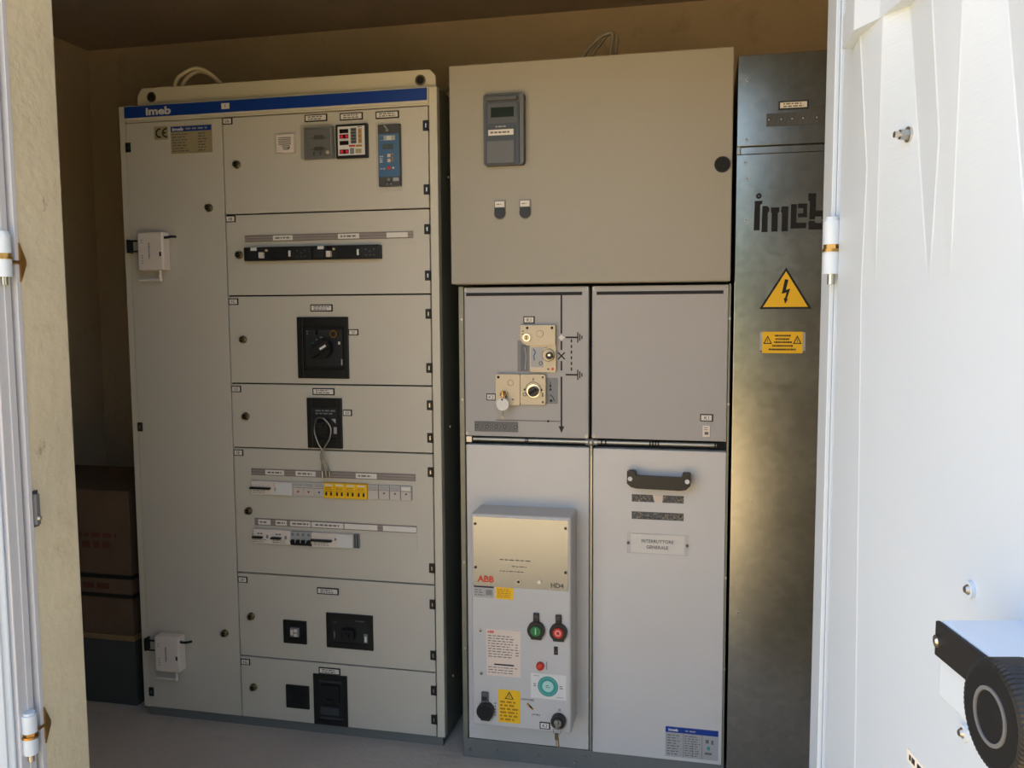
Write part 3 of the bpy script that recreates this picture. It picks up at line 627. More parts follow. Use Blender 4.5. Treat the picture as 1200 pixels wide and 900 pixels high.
# ------------------------------------------------------------------ middle medium voltage cubicle
YF = -.036
mv = thing('medium_voltage_cubicle', (1.54, .4, 0), 'beige and grey high voltage cubicle with two lower bays and large blank upper door', 'switchgear')
b = MB(); b.box(1.150, 1.938, .005, .88, .0, 1.458, 'plinth_grey', .002); build('body', b, mv)
pl = MB(); pl.box(1.150, 1.938, YF+.001, .01, 0, .0605, 'plinth_grey', .0015); po = build('plinth', pl, mv, 'dark grey plinth with bright screws')
for x, z in ((1.172, .026), (1.258, .029), (1.388, .028), (1.50, .020), (1.53, .040), (1.62, .026), (1.80, .030)):
    s = MB(); s.disc(x, z, YF-.003, YF+.002, .0045, 'chrome', 14); build('screw', s, po)
fr = MB(); fr.box(1.150, 1.166, YF-.001, .02, .0605, 1.458, 'galv_stile', .002); fr.box(1.9325, 1.938, YF-.001, .02, .0605, 1.458, 'galv_stile', .001); fr.box(1.5440, 1.5520, YF+.003, .02, .0605, .985, 'galv_rod', .002); fr.box(1.1660, 1.9325, -.006, .02, .9850, 1.010, 'black_matt'); fr.box(1.1660, 1.9325, -.004, .02, .0605, 1.458, 'gap_shade')  # near-black backing sheet paints the shade between the bay covers
for x in (1.160, 1.935):
    for z in (.35, .62, 1.12, 1.36): fr.disc(x, z, YF-.003, YF, .0035, 'steel', 12)
fr.sphere((1.1497, .0, .70), .005, 'steel'); fr.sphere((1.1497, .0, .26), .005, 'steel'); fr.sphere((1.1497, 0, 1.16), .004, 'steel')
build('frame', fr, mv, 'galvanised frame posts')
rd = MB(); rd.cyl((1.190, -.026, 1.0005), (1.540, -.026, 1.0005), .0062, 'galv_rod', 16); rd.cyl((1.557, -.026, 1.0005), (1.905, -.026, 1.0005), .0062, 'galv_rod', 16)
rd.cyl((1.531, -.030, 1.0005), (1.566, -.030, 1.0005), .0095, 'galv_rod', 16); rd.cyl((1.548, -.030, 1.0005), (1.548, -.030, .962), .0055, 'galv_rod', 14); rd.sphere((1.548, -.032, 1.0005), .0115, 'galv_rod')
rd.box(1.168, 1.186, -.030, -.008, .990, 1.0085, 'steel', .001)
for x in (1.351, 1.357): rd.cyl((x, -.026, 1.0005), (x+.003, -.026, 1.0005), .0082, 'black', 14)
for x in (1.576, 1.588, 1.716, 1.724, 1.732, 1.740, 1.899): rd.cyl((x, -.026, 1.0005), (x+.004, -.026, 1.0005), .0080, 'black', 14)
build('hinge_bar', rd, mv, 'horizontal metal hinge bars between the bays')

# upper bays
p1 = build('panel', MB().box(1.1675, 1.5405, YF, -.006, 1.0105, 1.4545, 'mimic_grey', .003), mv, 'upper left bay cover carrying the mimic diagram')
p2 = build('panel', MB().box(1.5495, 1.9315, YF, -.006, 1.0125, 1.4545, 'mimic_grey', .003), mv, 'blank upper right bay cover')
for par, a, c in ((p1, 1.174, 1.521), (p2, 1.563, 1.917)):
    s = MB(); s.box(a, c, YF-.0008, YF, 1.4290, 1.4385, 'ink'); build('slot', s, par, 'long thin black bar')
for par, xs in ((p1, (1.1735, 1.5345)), (p2, (1.5560, 1.9255))):
    for x in xs:
        for z in (1.0185, 1.4475):
            s = MB(); s.disc(x, z, YF-.002, YF, .004, 'steel', 14); s.disc(x, z, YF-.0023, YF-.002, .0016, 'black', 10); build('screw', s, par)
mm = MB(); y1 = YF; y0 = YF-.0007; X = 1.4605; wl = .0048
for z0, z1 in ((1.318, 1.430), (1.270, 1.296), (1.210, 1.238), (1.046, 1.192)): mm.box(X-wl/2, X+wl/2, y0, y1, z0, z1, 'ink')
mm.prism([(X-.0085, 1.046), (X+.0085, 1.046), (X, 1.026)], y0, y1, 'ink')
mm.line(X-.010, 1.243, X+.010, 1.263, .0038, y0, y1, 'ink'); mm.line(X-.010, 1.263, X+.010, 1.243, .0038, y0, y1, 'ink'); 
for z in (1.307, 1.198):
    mm.box(1.473, 1.5085, y0, y1, z-.0024, z+.0024, 'ink')
    for x, h in ((1.5085, .030), (1.5145, .020), (1.5205, .010)): mm.box(x-.0017, x+.0017, y0, y1, z-h/2, z+h/2, 'ink')
for i in range(6): mm.box(1.4880, 1.4920, y0, y1, 1.2100+.0165*i, 1.2190+.0165*i, 'ink')
mm.box(1.262, 1.4605, y0, y1, 1.0590, 1.0615, 'ink_grey'); mm.disc(1.421, 1.060, y0, y1, .0035, 'ink', 12)
build('mimic_diagram', mm, p1, 'black single-line diagram')
nd = MB(); nd.prism([(X-.0105, 1.3065), (X, 1.315), (X+.0105, 1.3065), (X, 1.298)], YF-.003, YF, 'white'); build('indicator', nd, p1, 'white diamond indicator on the line'); nd = MB(); nd.prism([(X-.006, 1.198), (X, 1.204), (X+.006, 1.198), (X, 1.192)], YF-.0015, YF, 'grey_light'); build('indicator', nd, p1)
vt = MB(); vt.box(1.197, 1.330, YF-.0035, YF, 1.0255, 1.0555, 'relay_light', .0006)
for i in range(9): vt.line(1.200+.0145*i, 1.027, 1.213+.0145*i, 1.054, .0015, YF-.0039, YF-.0035, 'relay_grey')
for x in (1.204, 1.236, 1.264, 1.291, 1.323): vt.disc(x, 1.0405, YF-.0045, YF-.0035, .0052, 'relay_dark', 16); vt.disc(x, 1.0405, YF-.0050, YF-.0045, .0018, 'grey_light', 12)
build('test_socket_strip', vt, p1, 'dark grey strip with five small sockets')
tagplate('K1', 1.365, 1.358, YF, p1, .034, .021); tagplate('K2', 1.249, 1.129, YF, p1, .030, .021)
g1 = MB(); g1.box(1.330, 1.372, YF-.002, YF, 1.206, 1.298, 'grey_mid'); g1.tube([(1.352, YF-.003, 1.278), (1.356, YF-.004, 1.250), (1.353, YF-.003, 1.212)], .0022, 'grey_light'); g1.box(1.340, 1.360, YF-.0024, YF-.002, 1.208, 1.285, 'relay_light'); build('slide_plate', g1, p1, 'grey slider plate behind the upper lock')
g2 = MB(); g2.box(1.413, 1.449, YF-.002, YF, 1.112, 1.188, 'grey_mid'); g2.box(1.427, 1.429, YF-.0026, YF-.002, 1.156, 1.178, 'ink'); g2.disc(1.428, 1.165, YF-.0026, YF-.002, .003, 'ink', 12); g2.box(1.425, 1.431, YF-.0026, YF-.002, 1.151, 1.156, 'ink'); g2.ring(1.420, 1.120, YF-.0026, YF-.002, .020, .018, 'ink', 16, 0, 1.2); g2.disc(1.430, 1.121, YF-.0026, YF-.002, .004, 'ink', 12); build('position_plate', g2, p1, 'grey position plate beside the lower lock')
# upper interlock
la = MB(); pts = [(1.362, 1.284), (1.4455, 1.284), (1.4455, 1.343), (1.343, 1.343), (1.343, 1.302), (1.349, 1.291)]
la.prism(pts, YF-.022, YF, 'cream')
for x in (1.3635, 1.4365): la.disc(x, 1.335, YF-.0226, YF-.022, .004, 'ink', 14)
la.ring(1.401, 1.318, YF-.0226, YF-.022, .0105, .0095, 'ink_grey'); la.disc(1.401, 1.318, YF-.024, YF-.022, .0095, 'cream'); la.scribble(1.347, 1.354, 1.312, 1.330, 2, YF-.022, 'ink_grey', .3, 91)
L1 = build('interlock', la, mv, 'cream keylock box in the upper interlock'); lo = MB(); lo.disc(1.3625, 1.307, YF-.030, YF-.022, .0115, 'chrome', 24); lo.disc(1.3625, 1.307, YF-.0306, YF-.030, .008, 'latch_metal', 20); lo.box(1.3612, 1.3638, YF-.0311, YF-.0306, 1.301, 1.313, 'ink'); build('lock_cylinder', lo, L1)
lb_ = MB(); lb_.rrect(1.369, 1.4465, 1.206, 1.286, .006, YF-.014, YF, 'cream'); lb_.box(1.372, 1.412, YF-.0146, YF-.014, 1.218, 1.280, 'salmon'); lb_.box(1.372, 1.410, YF-.0150, YF-.0146, 1.220, 1.279, 'grey_light'); lb_.line(1.380, 1.250, 1.386, 1.264, .003, YF-.0154, YF-.0150, 'blue'); lb_.line(1.386, 1.264, 1.380, 1.274, .003, YF-.0154, YF-.0150, 'blue'); lb_.box(1.381, 1.384, YF-.0154, YF-.0150, 1.240, 1.250, 'blue')
lb_.ring(1.402, 1.232, YF-.0156, YF-.0150, .0055, .0038, 'ink'); lb_.disc(1.437, 1.215, YF-.0148, YF-.014, .004, 'abb_red', 14); lb_.disc(1.424, 1.215, YF-.0148, YF-.014, .003, 'ink_grey', 12); lb_.ring(1.423, 1.254, YF-.0146, YF-.014, .026, .0245, 'ink_grey', 20, 1.6, 4.0)
L2 = build('interlock', lb_, mv, 'cream selector box in the upper interlock'); kk = MB(); kk.disc(1.425, 1.256, YF-.022, YF-.014, .0185, 'cream', 28); kk.ring(1.425, 1.256, YF-.0225, YF-.022, .0185, .017, 'ink_grey'); kk.disc(1.430, 1.255, YF-.034, YF-.022, .0105, 'black', 20); kk.box(1.425, 1.442, YF-.036, YF-.030, 1.249, 1.254, 'black', .001); kk.disc(1.430, 1.256, YF-.0345, YF-.034, .004, 'chrome', 12); build('selector_knob', kk, L2)
# lower interlock
lc_ = MB(); lc_.rrect(1.267, 1.340, 1.108, 1.199, .006, YF-.020, YF, 'cream'); lc_.disc(1.2755, 1.190, YF-.0206, YF-.020, .004, 'ink', 14); lc_.ring(1.3125, 1.174, YF-.0206, YF-.020, .009, .0080, 'ink_grey'); lc_.scribble(1.316, 1.323, 1.118, 1.132, 1, YF-.020, 'ink_grey', .3, 95)
L3 = build('interlock', lc_, mv, 'cream keylock box in the lower interlock'); lo = MB(); lo.disc(1.293, 1.139, YF-.030, YF-.020, .0115, 'latch_metal', 24); lo.ring(1.293, 1.139, YF-.0306, YF-.030, .010, .007, 'ink'); build('lock_cylinder', lo, L3)
ld = MB(); ld.rrect(1.341, 1.416, 1.110, 1.199, .006, YF-.017, YF, 'cream'); 
for x, z in ((1.408, 1.191), (1.408, 1.118)): ld.disc(x, z, YF-.0176, YF-.017, .0035, 'ink_grey', 14)
ld.ring(1.380, 1.153, YF-.0176, YF-.017, .0245, .0230, 'ink_grey', 28, ra(-20), ra(230)); ld.ring(1.354, 1.140, YF-.0176, YF-.017, .0055, .004, 'ink'); ld.box(1.406, 1.409, YF-.0176, YF-.017, 1.134, 1.146, 'ink'); ld.box(1.3785, 1.3815, YF-.0176, YF-.017, 1.181, 1.189, 'ink_grey')
for x in (1.354, 1.4045): ld.prism([(x-.004, 1.152), (x+.004, 1.152), (x, 1.159)], YF-.0176, YF-.017, 'ink')
L4 = build('interlock', ld, mv, 'cream selector box in the lower interlock'); kk = MB(); kk.disc(1.381, 1.151, YF-.022, YF-.017, .0195, 'chrome', 28); kk.disc(1.382, 1.150, YF-.036, YF-.022, .0150, 'black', 24); kk.line(1.372, 1.144, 1.392, 1.157, .006, YF-.040, YF-.036, 'black_matt'); build('selector_knob', kk, L4)
for (cx, cz, wd, h) in ((1.876, 1.080, .036, .021),): tagplate('K1', cx, cz, YF, p2, wd, h)
q = MB(); q.box(1.8655, 1.8860, YF-.003, YF, 1.025, 1.0585, 'white_plastic', .001); q.box(1.871, 1.8815, YF-.0035, YF-.003, 1.032, 1.040, 'ink_grey'); q.scribble(1.869, 1.883, 1.043, 1.055, 2, YF-.003, 'ink_grey', .3, 97); build('socket', q, p2, 'small white socket plate')

# lower left bay cover and lower right door
build('panel', MB().box(1.1690, 1.5425, YF, -.004, .0625, .9845, 'panel_grey', .003), mv, 'grey lower left bay cover behind the breaker')
ld_ = build('door', MB().box(1.5545, 1.9320, YF-.004, -.004, .0610, .9840, 'panel_grey', .003), mv, 'grey lower right bay door with a black handle')
YD = YF-.004
hd_ = MB(); hz = .901; pts = []
hd_.prism([(1.657, .928), (1.676, .928), (1.682, .917), (1.808, .915), (1.814, .926), (1.834, .926), (1.834, .893), (1.822, .881), (1.806, .878), (1.684, .880), (1.668, .884), (1.657, .894)], YD-.050, YD-.034, 'black')
hd_.box(1.657, 1.680, YD-.040, YD, .890, .926, 'black', .004); hd_.box(1.811, 1.834, YD-.040, YD, .888, .924, 'black', .004)
for x, z in ((1.666, .9075), (1.825, .905)): hd_.disc(x, z, YD-.0515, YD-.050, .0065, 'white', 18)
build('handle', hd_, ld_, 'black grip handle with two white plugs')
for i, (z0, z1) in enumerate(((.8315, .853), (.7805, .8025))):
    s = MB(); s.box(1.6675, 1.8155, YD-.0006, YD, z0, z1, 'relay_grey')
    R = random.Random(5+i)
    for k in range(130):
        x = R.uniform(1.669, 1.812); z = R.uniform(z0+.001, z1-.004); s.box(x, x+.0028, YD-.0010, YD-.0006, z, z+.0024, R.choice(['rating_metal', 'ink', 'ink_grey', 'strip_dark']))
    if i == 0: s.prism([(1.727, z1), (1.757, z1), (1.755, z0), (1.733, z0)], YD-.0016, YD-.0010, 'salmon')
    build('vent_mesh', s, ld_, 'speckled adhesive strip with a pink patch' if i == 0 else 'plain speckled adhesive strip')
s = MB(); s.box(1.655, 1.830, YD-.004, YD, .679, .740, 'clear', .001); s.box(1.666, 1.820, YD-.0025, YD-.0005, .682, .737, 'paper'); s.text('INTERRUTTORE', 1.742, .7175, .0095, YD-.0045, 'ink_grey', .092); s.text('GENERALE', 1.742, .7000, .0095, YD-.0045, 'ink_grey', .062)
for x in (1.6585, 1.8265): s.disc(x, .7095, YD-.006, YD-.003, .0042, 'ink_grey', 14)
build('name_label', s, ld_, 'clear label holder with white card')
s = MB(); s.box(1.7705, 1.9215, YD-.0012, YD, .0735, .1645, 'grey_light', .0003); s.box(1.7705, 1.9215, YD-.0018, YD-.0012, .1475, .1645, 'blue'); s.text('*imeb', 1.793, .1560, .0085, YD-.0018, 'white', .028); s.scribble(1.828, 1.865, .1510, .1600, 1, YD-.0018, 'grey_light', .4, 101)
s.scribble(1.776, 1.812, .078, .143, 8, YD-.0012, 'ink_grey', .3, 102); s.scribble(1.826, 1.872, .078, .143, 9, YD-.0012, 'ink_grey', .3, 103)
for x in (1.822, 1.849, 1.875): s.box(x, x+.0012, YD-.0016, YD-.0012, .075, .147, 'ink_grey')
s.box(1.886, 1.895, YD-.0016, YD-.0012, .124, .135, 'ink_grey'); s.box(1.902, 1.908, YD-.0016, YD-.0012, .122, .134, 'ink_grey'); s.box(1.890, 1.899, YD-.0016, YD-.0012, .104, .114, 'teal'); s.box(1.884, 1.904, YD-.0016, YD-.0012, .090, .096, 'ink_grey')
build('rating_plate', s, ld_, 'grey rating plate with a blue imeb heading')

# upper compartment
YU = -.072
build('upper_compartment', MB().box(1.142, 1.933, YU+.022, .55, 1.4625, 2.085, 'paint_mv', .003), mv)
ud = build('upper_door', MB().box(1.1390, 1.9345, YU, YU+.021, 1.4635, 2.0870, 'paint_mv', .003), mv, 'large plain beige upper door')
s = MB(); s.disc(1.908, 1.777, YU-.004, YU, .0215, 'black', 36); s.disc(1.908, 1.777, YU-.006, YU-.004, .0185, 'black_matt', 36); build('latch', s, ud, 'round black lock cap')
ry = MB(); ry.rrect(1.2465, 1.3635, 1.797, 1.996, .009, YU-.024, YU, 'relay_grey'); ry.rrect(1.2530, 1.3510, 1.800, 1.972, .005, YU-.028, YU-.024, 'relay_dark'); ry.box(1.2560, 1.3470, YU-.034, YU-.028, 1.975, 1.988, 'relay_grey', .003); ry.box(1.2605, 1.3450, YU-.0285, YU-.028, 1.912, 1.968, 'relay_grey'); 
ry.box(1.2570, 1.3360, YU-.0290, YU-.028, 1.802, 1.864, 'relay_light', .001); ry.rrect(1.3525, 1.3630, 1.800, 1.992, .004, YU-.026, YU-.024, 'relay_light'); ry.box(1.3390, 1.3400, YU-.0285, YU-.028, 1.802, 1.905, 'black')
rm = build('digital_relay', ry, mv, 'dark grey digital protection relay on the upper door')
s = MB(); s.box(1.2760, 1.3330, YU-.0295, YU-.0285, 1.930, 1.957, 'display', .0004); s.box(1.283, 1.327, YU-.0299, YU-.0295, 1.936, 1.950, 'green'); 
build('screen', MB().box(1.2700, 1.3360, YU-.0295, YU-.0283, 1.929, 1.956, 'display', .0004), rm, 'dark greenish display')
s = MB(); s.box(1.2620, 1.3350, YU-.0300, YU-.028, 1.879, 1.8950, 'paper', .0004); s.scribble(1.268, 1.331, 1.884, 1.890, 1, YU-.0300, 'ink_grey', .8, 112); build('name_label', s, rm, 'white name strip')
s = MB(); s.scribble(1.283, 1.320, 1.900, 1.906, 1, YU-.0285, 'grey_light', .5, 111); build('lettering', s, rm)
for x in (1.288, 1.362):
    s = MB(); zc = 1.6745; r = .0165
    pts = [(x+r, zc+.027), (x-r, zc+.027), (x-r, zc-.011)]+[(x+r*math.cos(t), zc-.011+r*math.sin(t)) for t in [math.pi+math.pi*i/16 for i in range(1, 16)]]+[(x+r, zc-.011)]
    s.prism(pts, YU-.004, YU, 'grey_mid'); s.box(x-.0135, x+.0135, YU-.006, YU-.004, zc+.007, zc+.0235, 'paper', .0005); s.scribble(x-.009, x+.009, zc+.012, zc+.018, 1, YU-.006, 'ink_grey', .4, int(x*1000)); s.disc(x, zc-.0105, YU-.010, YU-.004, .0152, 'black', 28); s.box(x-.0150, x+.0150, YU-.0075, YU-.004, zc-.010, zc+.005, 'black', .0005)
    build('push_button', s, mv, 'black push button under a white legend plate')

# ------------------------------------------------------------------ breaker unit hanging in the lower left bay
YB = -.156
hb = thing('circuit_breaker_unit', (1.36, -.1, .168), 'grey boxy breaker unit with bright metal plate, green and red buttons on lower left bay', 'circuit breaker')
build('case', MB().box(1.2130, 1.5070, YB, YF-.001, .1685, .8030, 'case_grey', .007, 3), hb)
mp = MB(); mp.box(1.2210, 1.4990, YB-.0015, YB, .5910, .7950, 'plate_metal', .0004); mo = build('face_plate', mp, hb, 'bright brushed metal plate')
for x, z in ((1.225, .7735), (1.4885, .7725), (1.225, .645), (1.4885, .645)):
    s = MB(); s.disc(x+.003, z, YB-.0035, YB-.0015, .0040, 'black', 14); build('screw', s, mo)
s = MB(); s.text('*ABB', 1.2575, .612, .0195, YB-.0015, 'abb_red', .049); build('logo', s, mo, 'red ABB lettering')
s = MB(); s.text('*HD4', 1.4675, .6055, .0140, YB-.0015, 'ink_grey', .037); s.scribble(1.300, 1.392, .668, .676, 1, YB-.0015, 'ink_grey', .35, 121); s.scribble(1.335, 1.385, .650, .657, 1, YB-.0015, 'ink_grey', .35, 122); s.scribble(1.300, 1.370, .635, .642, 1, YB-.0015, 'ink_grey', .35, 123); build('lettering', s, mo, 'grey HD4 lettering')
for x, z, cm in ((1.355, .6095, 'ink'), (1.4155, .6125, 'white')):
    s = MB(); s.ring(x, z, YB-.004, YB-.0015, .0065, .0042, 'steel'); s.disc(x, z, YB-.0030, YB-.0015, .0044, cm, 16); build('indicator', s, mo)
s = MB(); s.box(1.2215, 1.2815, YB-.001, YB, .5560, .5900, 'grey_light'); s.box(1.2215, 1.2815, YB-.0014, YB-.001, .5860, .5900, 'ink'); s.scribble(1.225, 1.255, .560, .582, 3, YB-.001, 'ink_grey', .3, 124); s.box(1.258, 1.277, YB-.0014, YB-.001, .564, .580, 'grey_mid'); build('data_label', s, hb, 'small grey data sticker')
s = MB(); s.box(1.2870, 1.3400, YB-.001, YB, .5550, .5895, 'yellow'); s.scribble(1.292, 1.335, .559, .586, 5, YB-.001, 'yellow_dark', .4, 125); build('caution_label', s, hb, 'small yellow sticker')
s = MB(); s.box(1.2585, 1.3600, YB-.0008, YB, .3245, .4630, 'salmon'); s.text('*ABB', 1.271, .4555, .0075, YB-.0008, 'abb_red', .020); s.scribble(1.263, 1.345, .378, .448, 9, YB-.0008, 'ink_grey', .3, 126); s.box(1.281, 1.340, YB-.0013, YB-.0008, .3570, .3610, 'ink'); s.scribble(1.263, 1.352, .330, .354, 3, YB-.0008, 'ink_grey', .25, 127); s.scribble(1.345, 1.356, .385, .425, 5, YB-.0008, 'ink_grey', .3, 128); build('test_certificate', s, hb, 'pale pink printed certificate sticker')
def pbtn(x, z, c1, c2, glyph, lab):
    s = MB(); s.box(x-.0085, x+.0085, YB-.008, YB, z+.015, z+.050, 'black', .002); s.box(x-.005, x+.005, YB-.0088, YB-.008, z+.036, z+.047, 'relay_dark'); s.disc(x, z, YB-.012, YB, .0255, 'black', 36); s.box(x-.016, x+.016, YB-.010, YB, z-.0275, z-.015, 'black', .002); o = build('push_button', s, hb, lab)
    k = MB(); k.disc(x, z, YB-.016, YB-.012, .0150, c1, 32)
    if glyph == 'I': k.box(x-.0018, x+.0018, YB-.0168, YB-.016, z-.0085, z+.0095, c2)
    else: k.ring(x, z, YB-.0168, YB-.016, .0095, .0048, c2, 32)
    build('button_cap', k, o)
pbtn(1.4070, .4720, 'green', 'green_light', 'I', 'green ON button with a white bar'); pbtn(1.4715, .4715, 'red', 'pink', 'O', 'red OFF button with a pink ring')
s = MB(); s.box(1.4575, 1.4690, YB-.002, YB, .4020, .4265, 'black', .0008); s.box(1.4605, 1.4660, YB-.0025, YB-.002, .407, .413, 'relay_dark'); build('slot', s, hb, 'small black slot')
s = MB(); s.disc(1.4180, .3665, YB-.010, YB, .0115, 'red', 24); s.sphere((1.4180, YB-.010, .3665), .0100, 'abb_red', .4); s.box(1.4355, 1.4375, YB-.0005, YB, .355, .379, 'ink_grey'); build('red_button', s, hb, 'small round red button')
s = MB(); s.box(1.3895, 1.4930, YB-.0008, YB, .2685, .3425, 'white'); s.disc(1.4400, .3060, YB-.0014, YB-.0008, .0300, 'teal', 40); s.disc(1.4400, .3060, YB-.0019, YB-.0014, .0165, 'teal_light', 32); s.ring(1.4400, .3060, YB-.0018, YB-.0014, .0255, .0250, 'teal_light', 40); s.scribble(1.434, 1.446, .301, .311, 2, YB-.0019, 'ink_grey', .4, 131); s.scribble(1.398, 1.407, .302, .314, 2, YB-.0008, 'ink_grey', .4, 132); s.scribble(1.474, 1.486, .300, .312, 2, YB-.0008, 'ink_grey', .4, 133); s.box(1.398, 1.415, YB-.0012, YB-.0008, .335, .336, 'ink_grey'); s.box(1.465, 1.485, YB-.0012, YB-.0008, .275, .276, 'ink_grey'); build('gas_sticker', s, hb, 'white sticker with a teal round emblem')
s = MB(); s.box(1.2430, 1.2640, YB-.010, YB, .236, .274, 'relay_grey', .002); s.box(1.2460, 1.2610, YB-.0108, YB-.010, .250, .262, 'black'); s.disc(1.2560, .2190, YB-.018, YB, .0255, 'black', 36); s.box(1.2420, 1.2700, YB-.016, YB, .191, .206, 'black', .002); s.disc(1.2560, .2190, YB-.0186, YB-.018, .020, 'black_matt', 30); build('manual_charge_cover', s, hb, 'plain black round button cover'); 
s = MB(); s.box(1.2930, 1.3580, YB-.0008, YB, .1855, .2845, 'yellow'); T = (1.3255, .2680); a = .0135
s.prism([(T[0]-a, T[1]-a*.8), (T[0]+a, T[1]-a*.8), (T[0], T[1]+a*.9)], YB-.0012, YB-.0008, 'ink'); a = .0095; s.prism([(T[0]-a, T[1]-a*.9), (T[0]+a, T[1]-a*.9), (T[0], T[1]+a*.75)], YB-.0016, YB-.0012, 'yellow'); s.box(T[0]-.0008, T[0]+.0008, YB-.0020, YB-.0016, T[1]-.006, T[1]+.003, 'ink')
s.scribble(1.298, 1.353, .190, .253, 6, YB-.0008, 'yellow_dark', .5, 135); build('warning_label', s, hb, 'yellow warning sticker with a black triangle')
s = MB(); s.text('(MOTORE)', 1.3795, .2600, .0065, YB, 'ink', .038); s.text('(MR)', 1.4045, .2170, .0065, YB, 'ink', .024); s.scribble(1.281, 1.286, .200, .245, 5, YB, 'ink_grey', .4, 137); build('lettering', s, hb)
s = MB(); s.line(1.379, .250, 1.396, .233, .0045, YB-.003, YB, 'yellow_dark'); s.line(1.3855, .2445, 1.392, .238, .004, YB-.0036, YB-.003, 'ink'); build('spring_indicator', s, hb, 'small slanting yellow and black indicator')
s = MB(); s.disc(1.4715, .2090, YB-.016, YB, .0215, 'black', 32); s.disc(1.4715, .2090, YB-.022, YB-.016, .0110, 'chrome', 24); s.ring(1.4715, .2090, YB-.0165, YB-.016, .0195, .018, 'relay_dark'); s.disc(1.4735, .2385, YB-.003, YB, .004, 'steel', 12); build('keylock', s, hb, 'black round keylock')
tagplate('K3', 1.4310, .1880, YB, hb, .031, .021)
for x, z in ((1.2405, .4570), (1.2420, .3280)):
    s = MB(); s.disc(x, z, YB-.003, YB, .0048, 'chrome', 14); s.disc(x+.001, z-.001, YB-.0034, YB-.003, .0025, 'relay_dark', 10); build('rivet', s, hb)

# keys
k1 = thing('key', (1.293, -.07, 1.08), 'key with a round white disc hanging from the lower cream keylock', 'key')
s = MB(); s.box(1.2905, 1.2955, YF-.046, YF-.026, 1.128, 1.150, 'brass', .001); build('blade', s, k1)
s = MB(); s.ring(1.2935, 1.132, YF-.0475, YF-.0465, .0075, .0062, 'steel'); build('key_ring', s, k1)
s = MB(); s.disc(1.2945, 1.1130, YF-.050, YF-.0475, .0185, 'white', 36); s.disc(1.2935, 1.127, YF-.0505, YF-.050, .0028, 'ink', 12); build('disc', s, k1, 'round white tag')
s = MB(); s.cyl((1.2940, YF-.046, 1.096), (1.2930, YF-.044, 1.079), .0022, 'steel', 10); s.cyl((1.2930, YF-.044, 1.079), (1.2935, YF-.043, 1.070), .0030, 'cream', 10); build('spare_blade', s, k1)
k2 = thing('key', (1.472, YB-.03, .15), 'keys hanging from the black keylock low on the breaker unit', 'key')
s = MB(); s.box(1.4695, 1.4735, YB-.040, YB-.018, .199, .222, 'chrome', .001); build('blade', s, k2)
s = MB(); s.ring(1.4715, .1930, YB-.0365, YB-.0345, .0115, .0098, 'chrome'); build('key_ring', s, k2)
s = MB(); s.rrect(1.4655, 1.4760, .166, .187, .004, YB-.037, YB-.0345, 'latch_metal'); s.box(1.4685, 1.4725, YB-.0365, YB-.035, .148, .168, 'steel', .0004); s.line(1.474, .178, 1.4775, .142, .004, YB-.034, YB-.0325, 'brass'); build('spare_key', s, k2)

# ------------------------------------------------------------------ galvanised cubicle at the right
gv = thing('galvanised_cubicle', (2.25, .4, 0), 'bare galvanised steel cubicle with black imeb lettering and yellow warning signs', 'switchgear')
YG = -.038
build('body', MB().box(1.946, 2.64, -.020, .88, 0, 2.068, 'galvanised', .002), gv)
ft = build('front_sheet', MB().box(1.946, 2.64, YG, -.020, .02, 1.8070, 'galvanised', .0015), gv, 'tall galvanised front sheet')
up = build('upper_sheet', MB().box(1.946, 2.64, YG-.002, -.020, 1.8290, 2.0700, 'galvanised', .0015), gv, 'galvanised upper sheet')
s = MB(); s.box(1.957, 2.64, -.030, -.018, 1.8085, 1.8275, 'galvanised', .001); s.box(1.9460, 1.9560, YG-.001, -.020, 1.8080, 1.8280, 'steel', .001); build('joint_strip', s, gv)
for par, pts, yy in ((up, ((1.972, 2.005), (1.972, 1.846)), YG-.002), (ft, ((1.969, 1.785), (1.975, 1.741), (1.974, 1.630), (1.972, .52)), YG)):
    for x, z in pts:
        s = MB(); s.disc(x, z, yy-.003, yy, .0050, 'steel', 14); s.disc(x, z, yy-.0034, yy-.003, .0018, 'relay_dark', 10); build('screw', s, par)
labelholder(2.092, 1.9315, YG-.002, up, 141, .077, .022)
s = MB(); s.box(2.023, 2.158, YG-.005, YG-.002, 1.8780, 1.9120, 'relay_grey', .0006)
for i in range(9): s.line(2.027+.0145*i, 1.880, 2.039+.0145*i, 1.910, .0013, YG-.0054, YG-.005, 'relay_dark')
for x in (2.029, 2.061, 2.089, 2.117, 2.152): s.disc(x, 1.895, YG-.0062, YG-.005, .0052, 'relay_dark', 16); s.disc(x, 1.895, YG-.0068, YG-.0062, .0024, 'grey_light', 12)
build('test_socket_strip', s, up, 'dark grey strip with five small sockets')
s = MB(); logo(s, 1.9945, 1.5960, .2060, YG-.0012, YG, 'black_matt'); build('logo', s, ft, 'large black imeb stencil lettering')
s = MB(); A = (2.0140, 1.3860); B = (2.1510, 1.3860); T = (2.0825, 1.4985)
s.prism([A, B, T], YG-.0012, YG, 'ink'); cx = 2.0825; cz = 1.4235
s.prism([(cx+(p[0]-cx)*.86, cz+(p[1]-cz)*.86) for p in (A, B, T)], YG-.0018, YG-.0012, 'yellow')
bolt = [(2.080, 1.467), (2.089, 1.465), (2.083, 1.438), (2.0945, 1.441), (2.0855, 1.413), (2.0895, 1.414), (2.0815, 1.400), (2.0775, 1.416), (2.0810, 1.415), (2.0850, 1.431), (2.0720, 1.427)]
s.prism(bolt, YG-.0024, YG-.0018, 'ink'); build('warning_sign', s, ft, 'yellow triangle with a black lightning bolt')
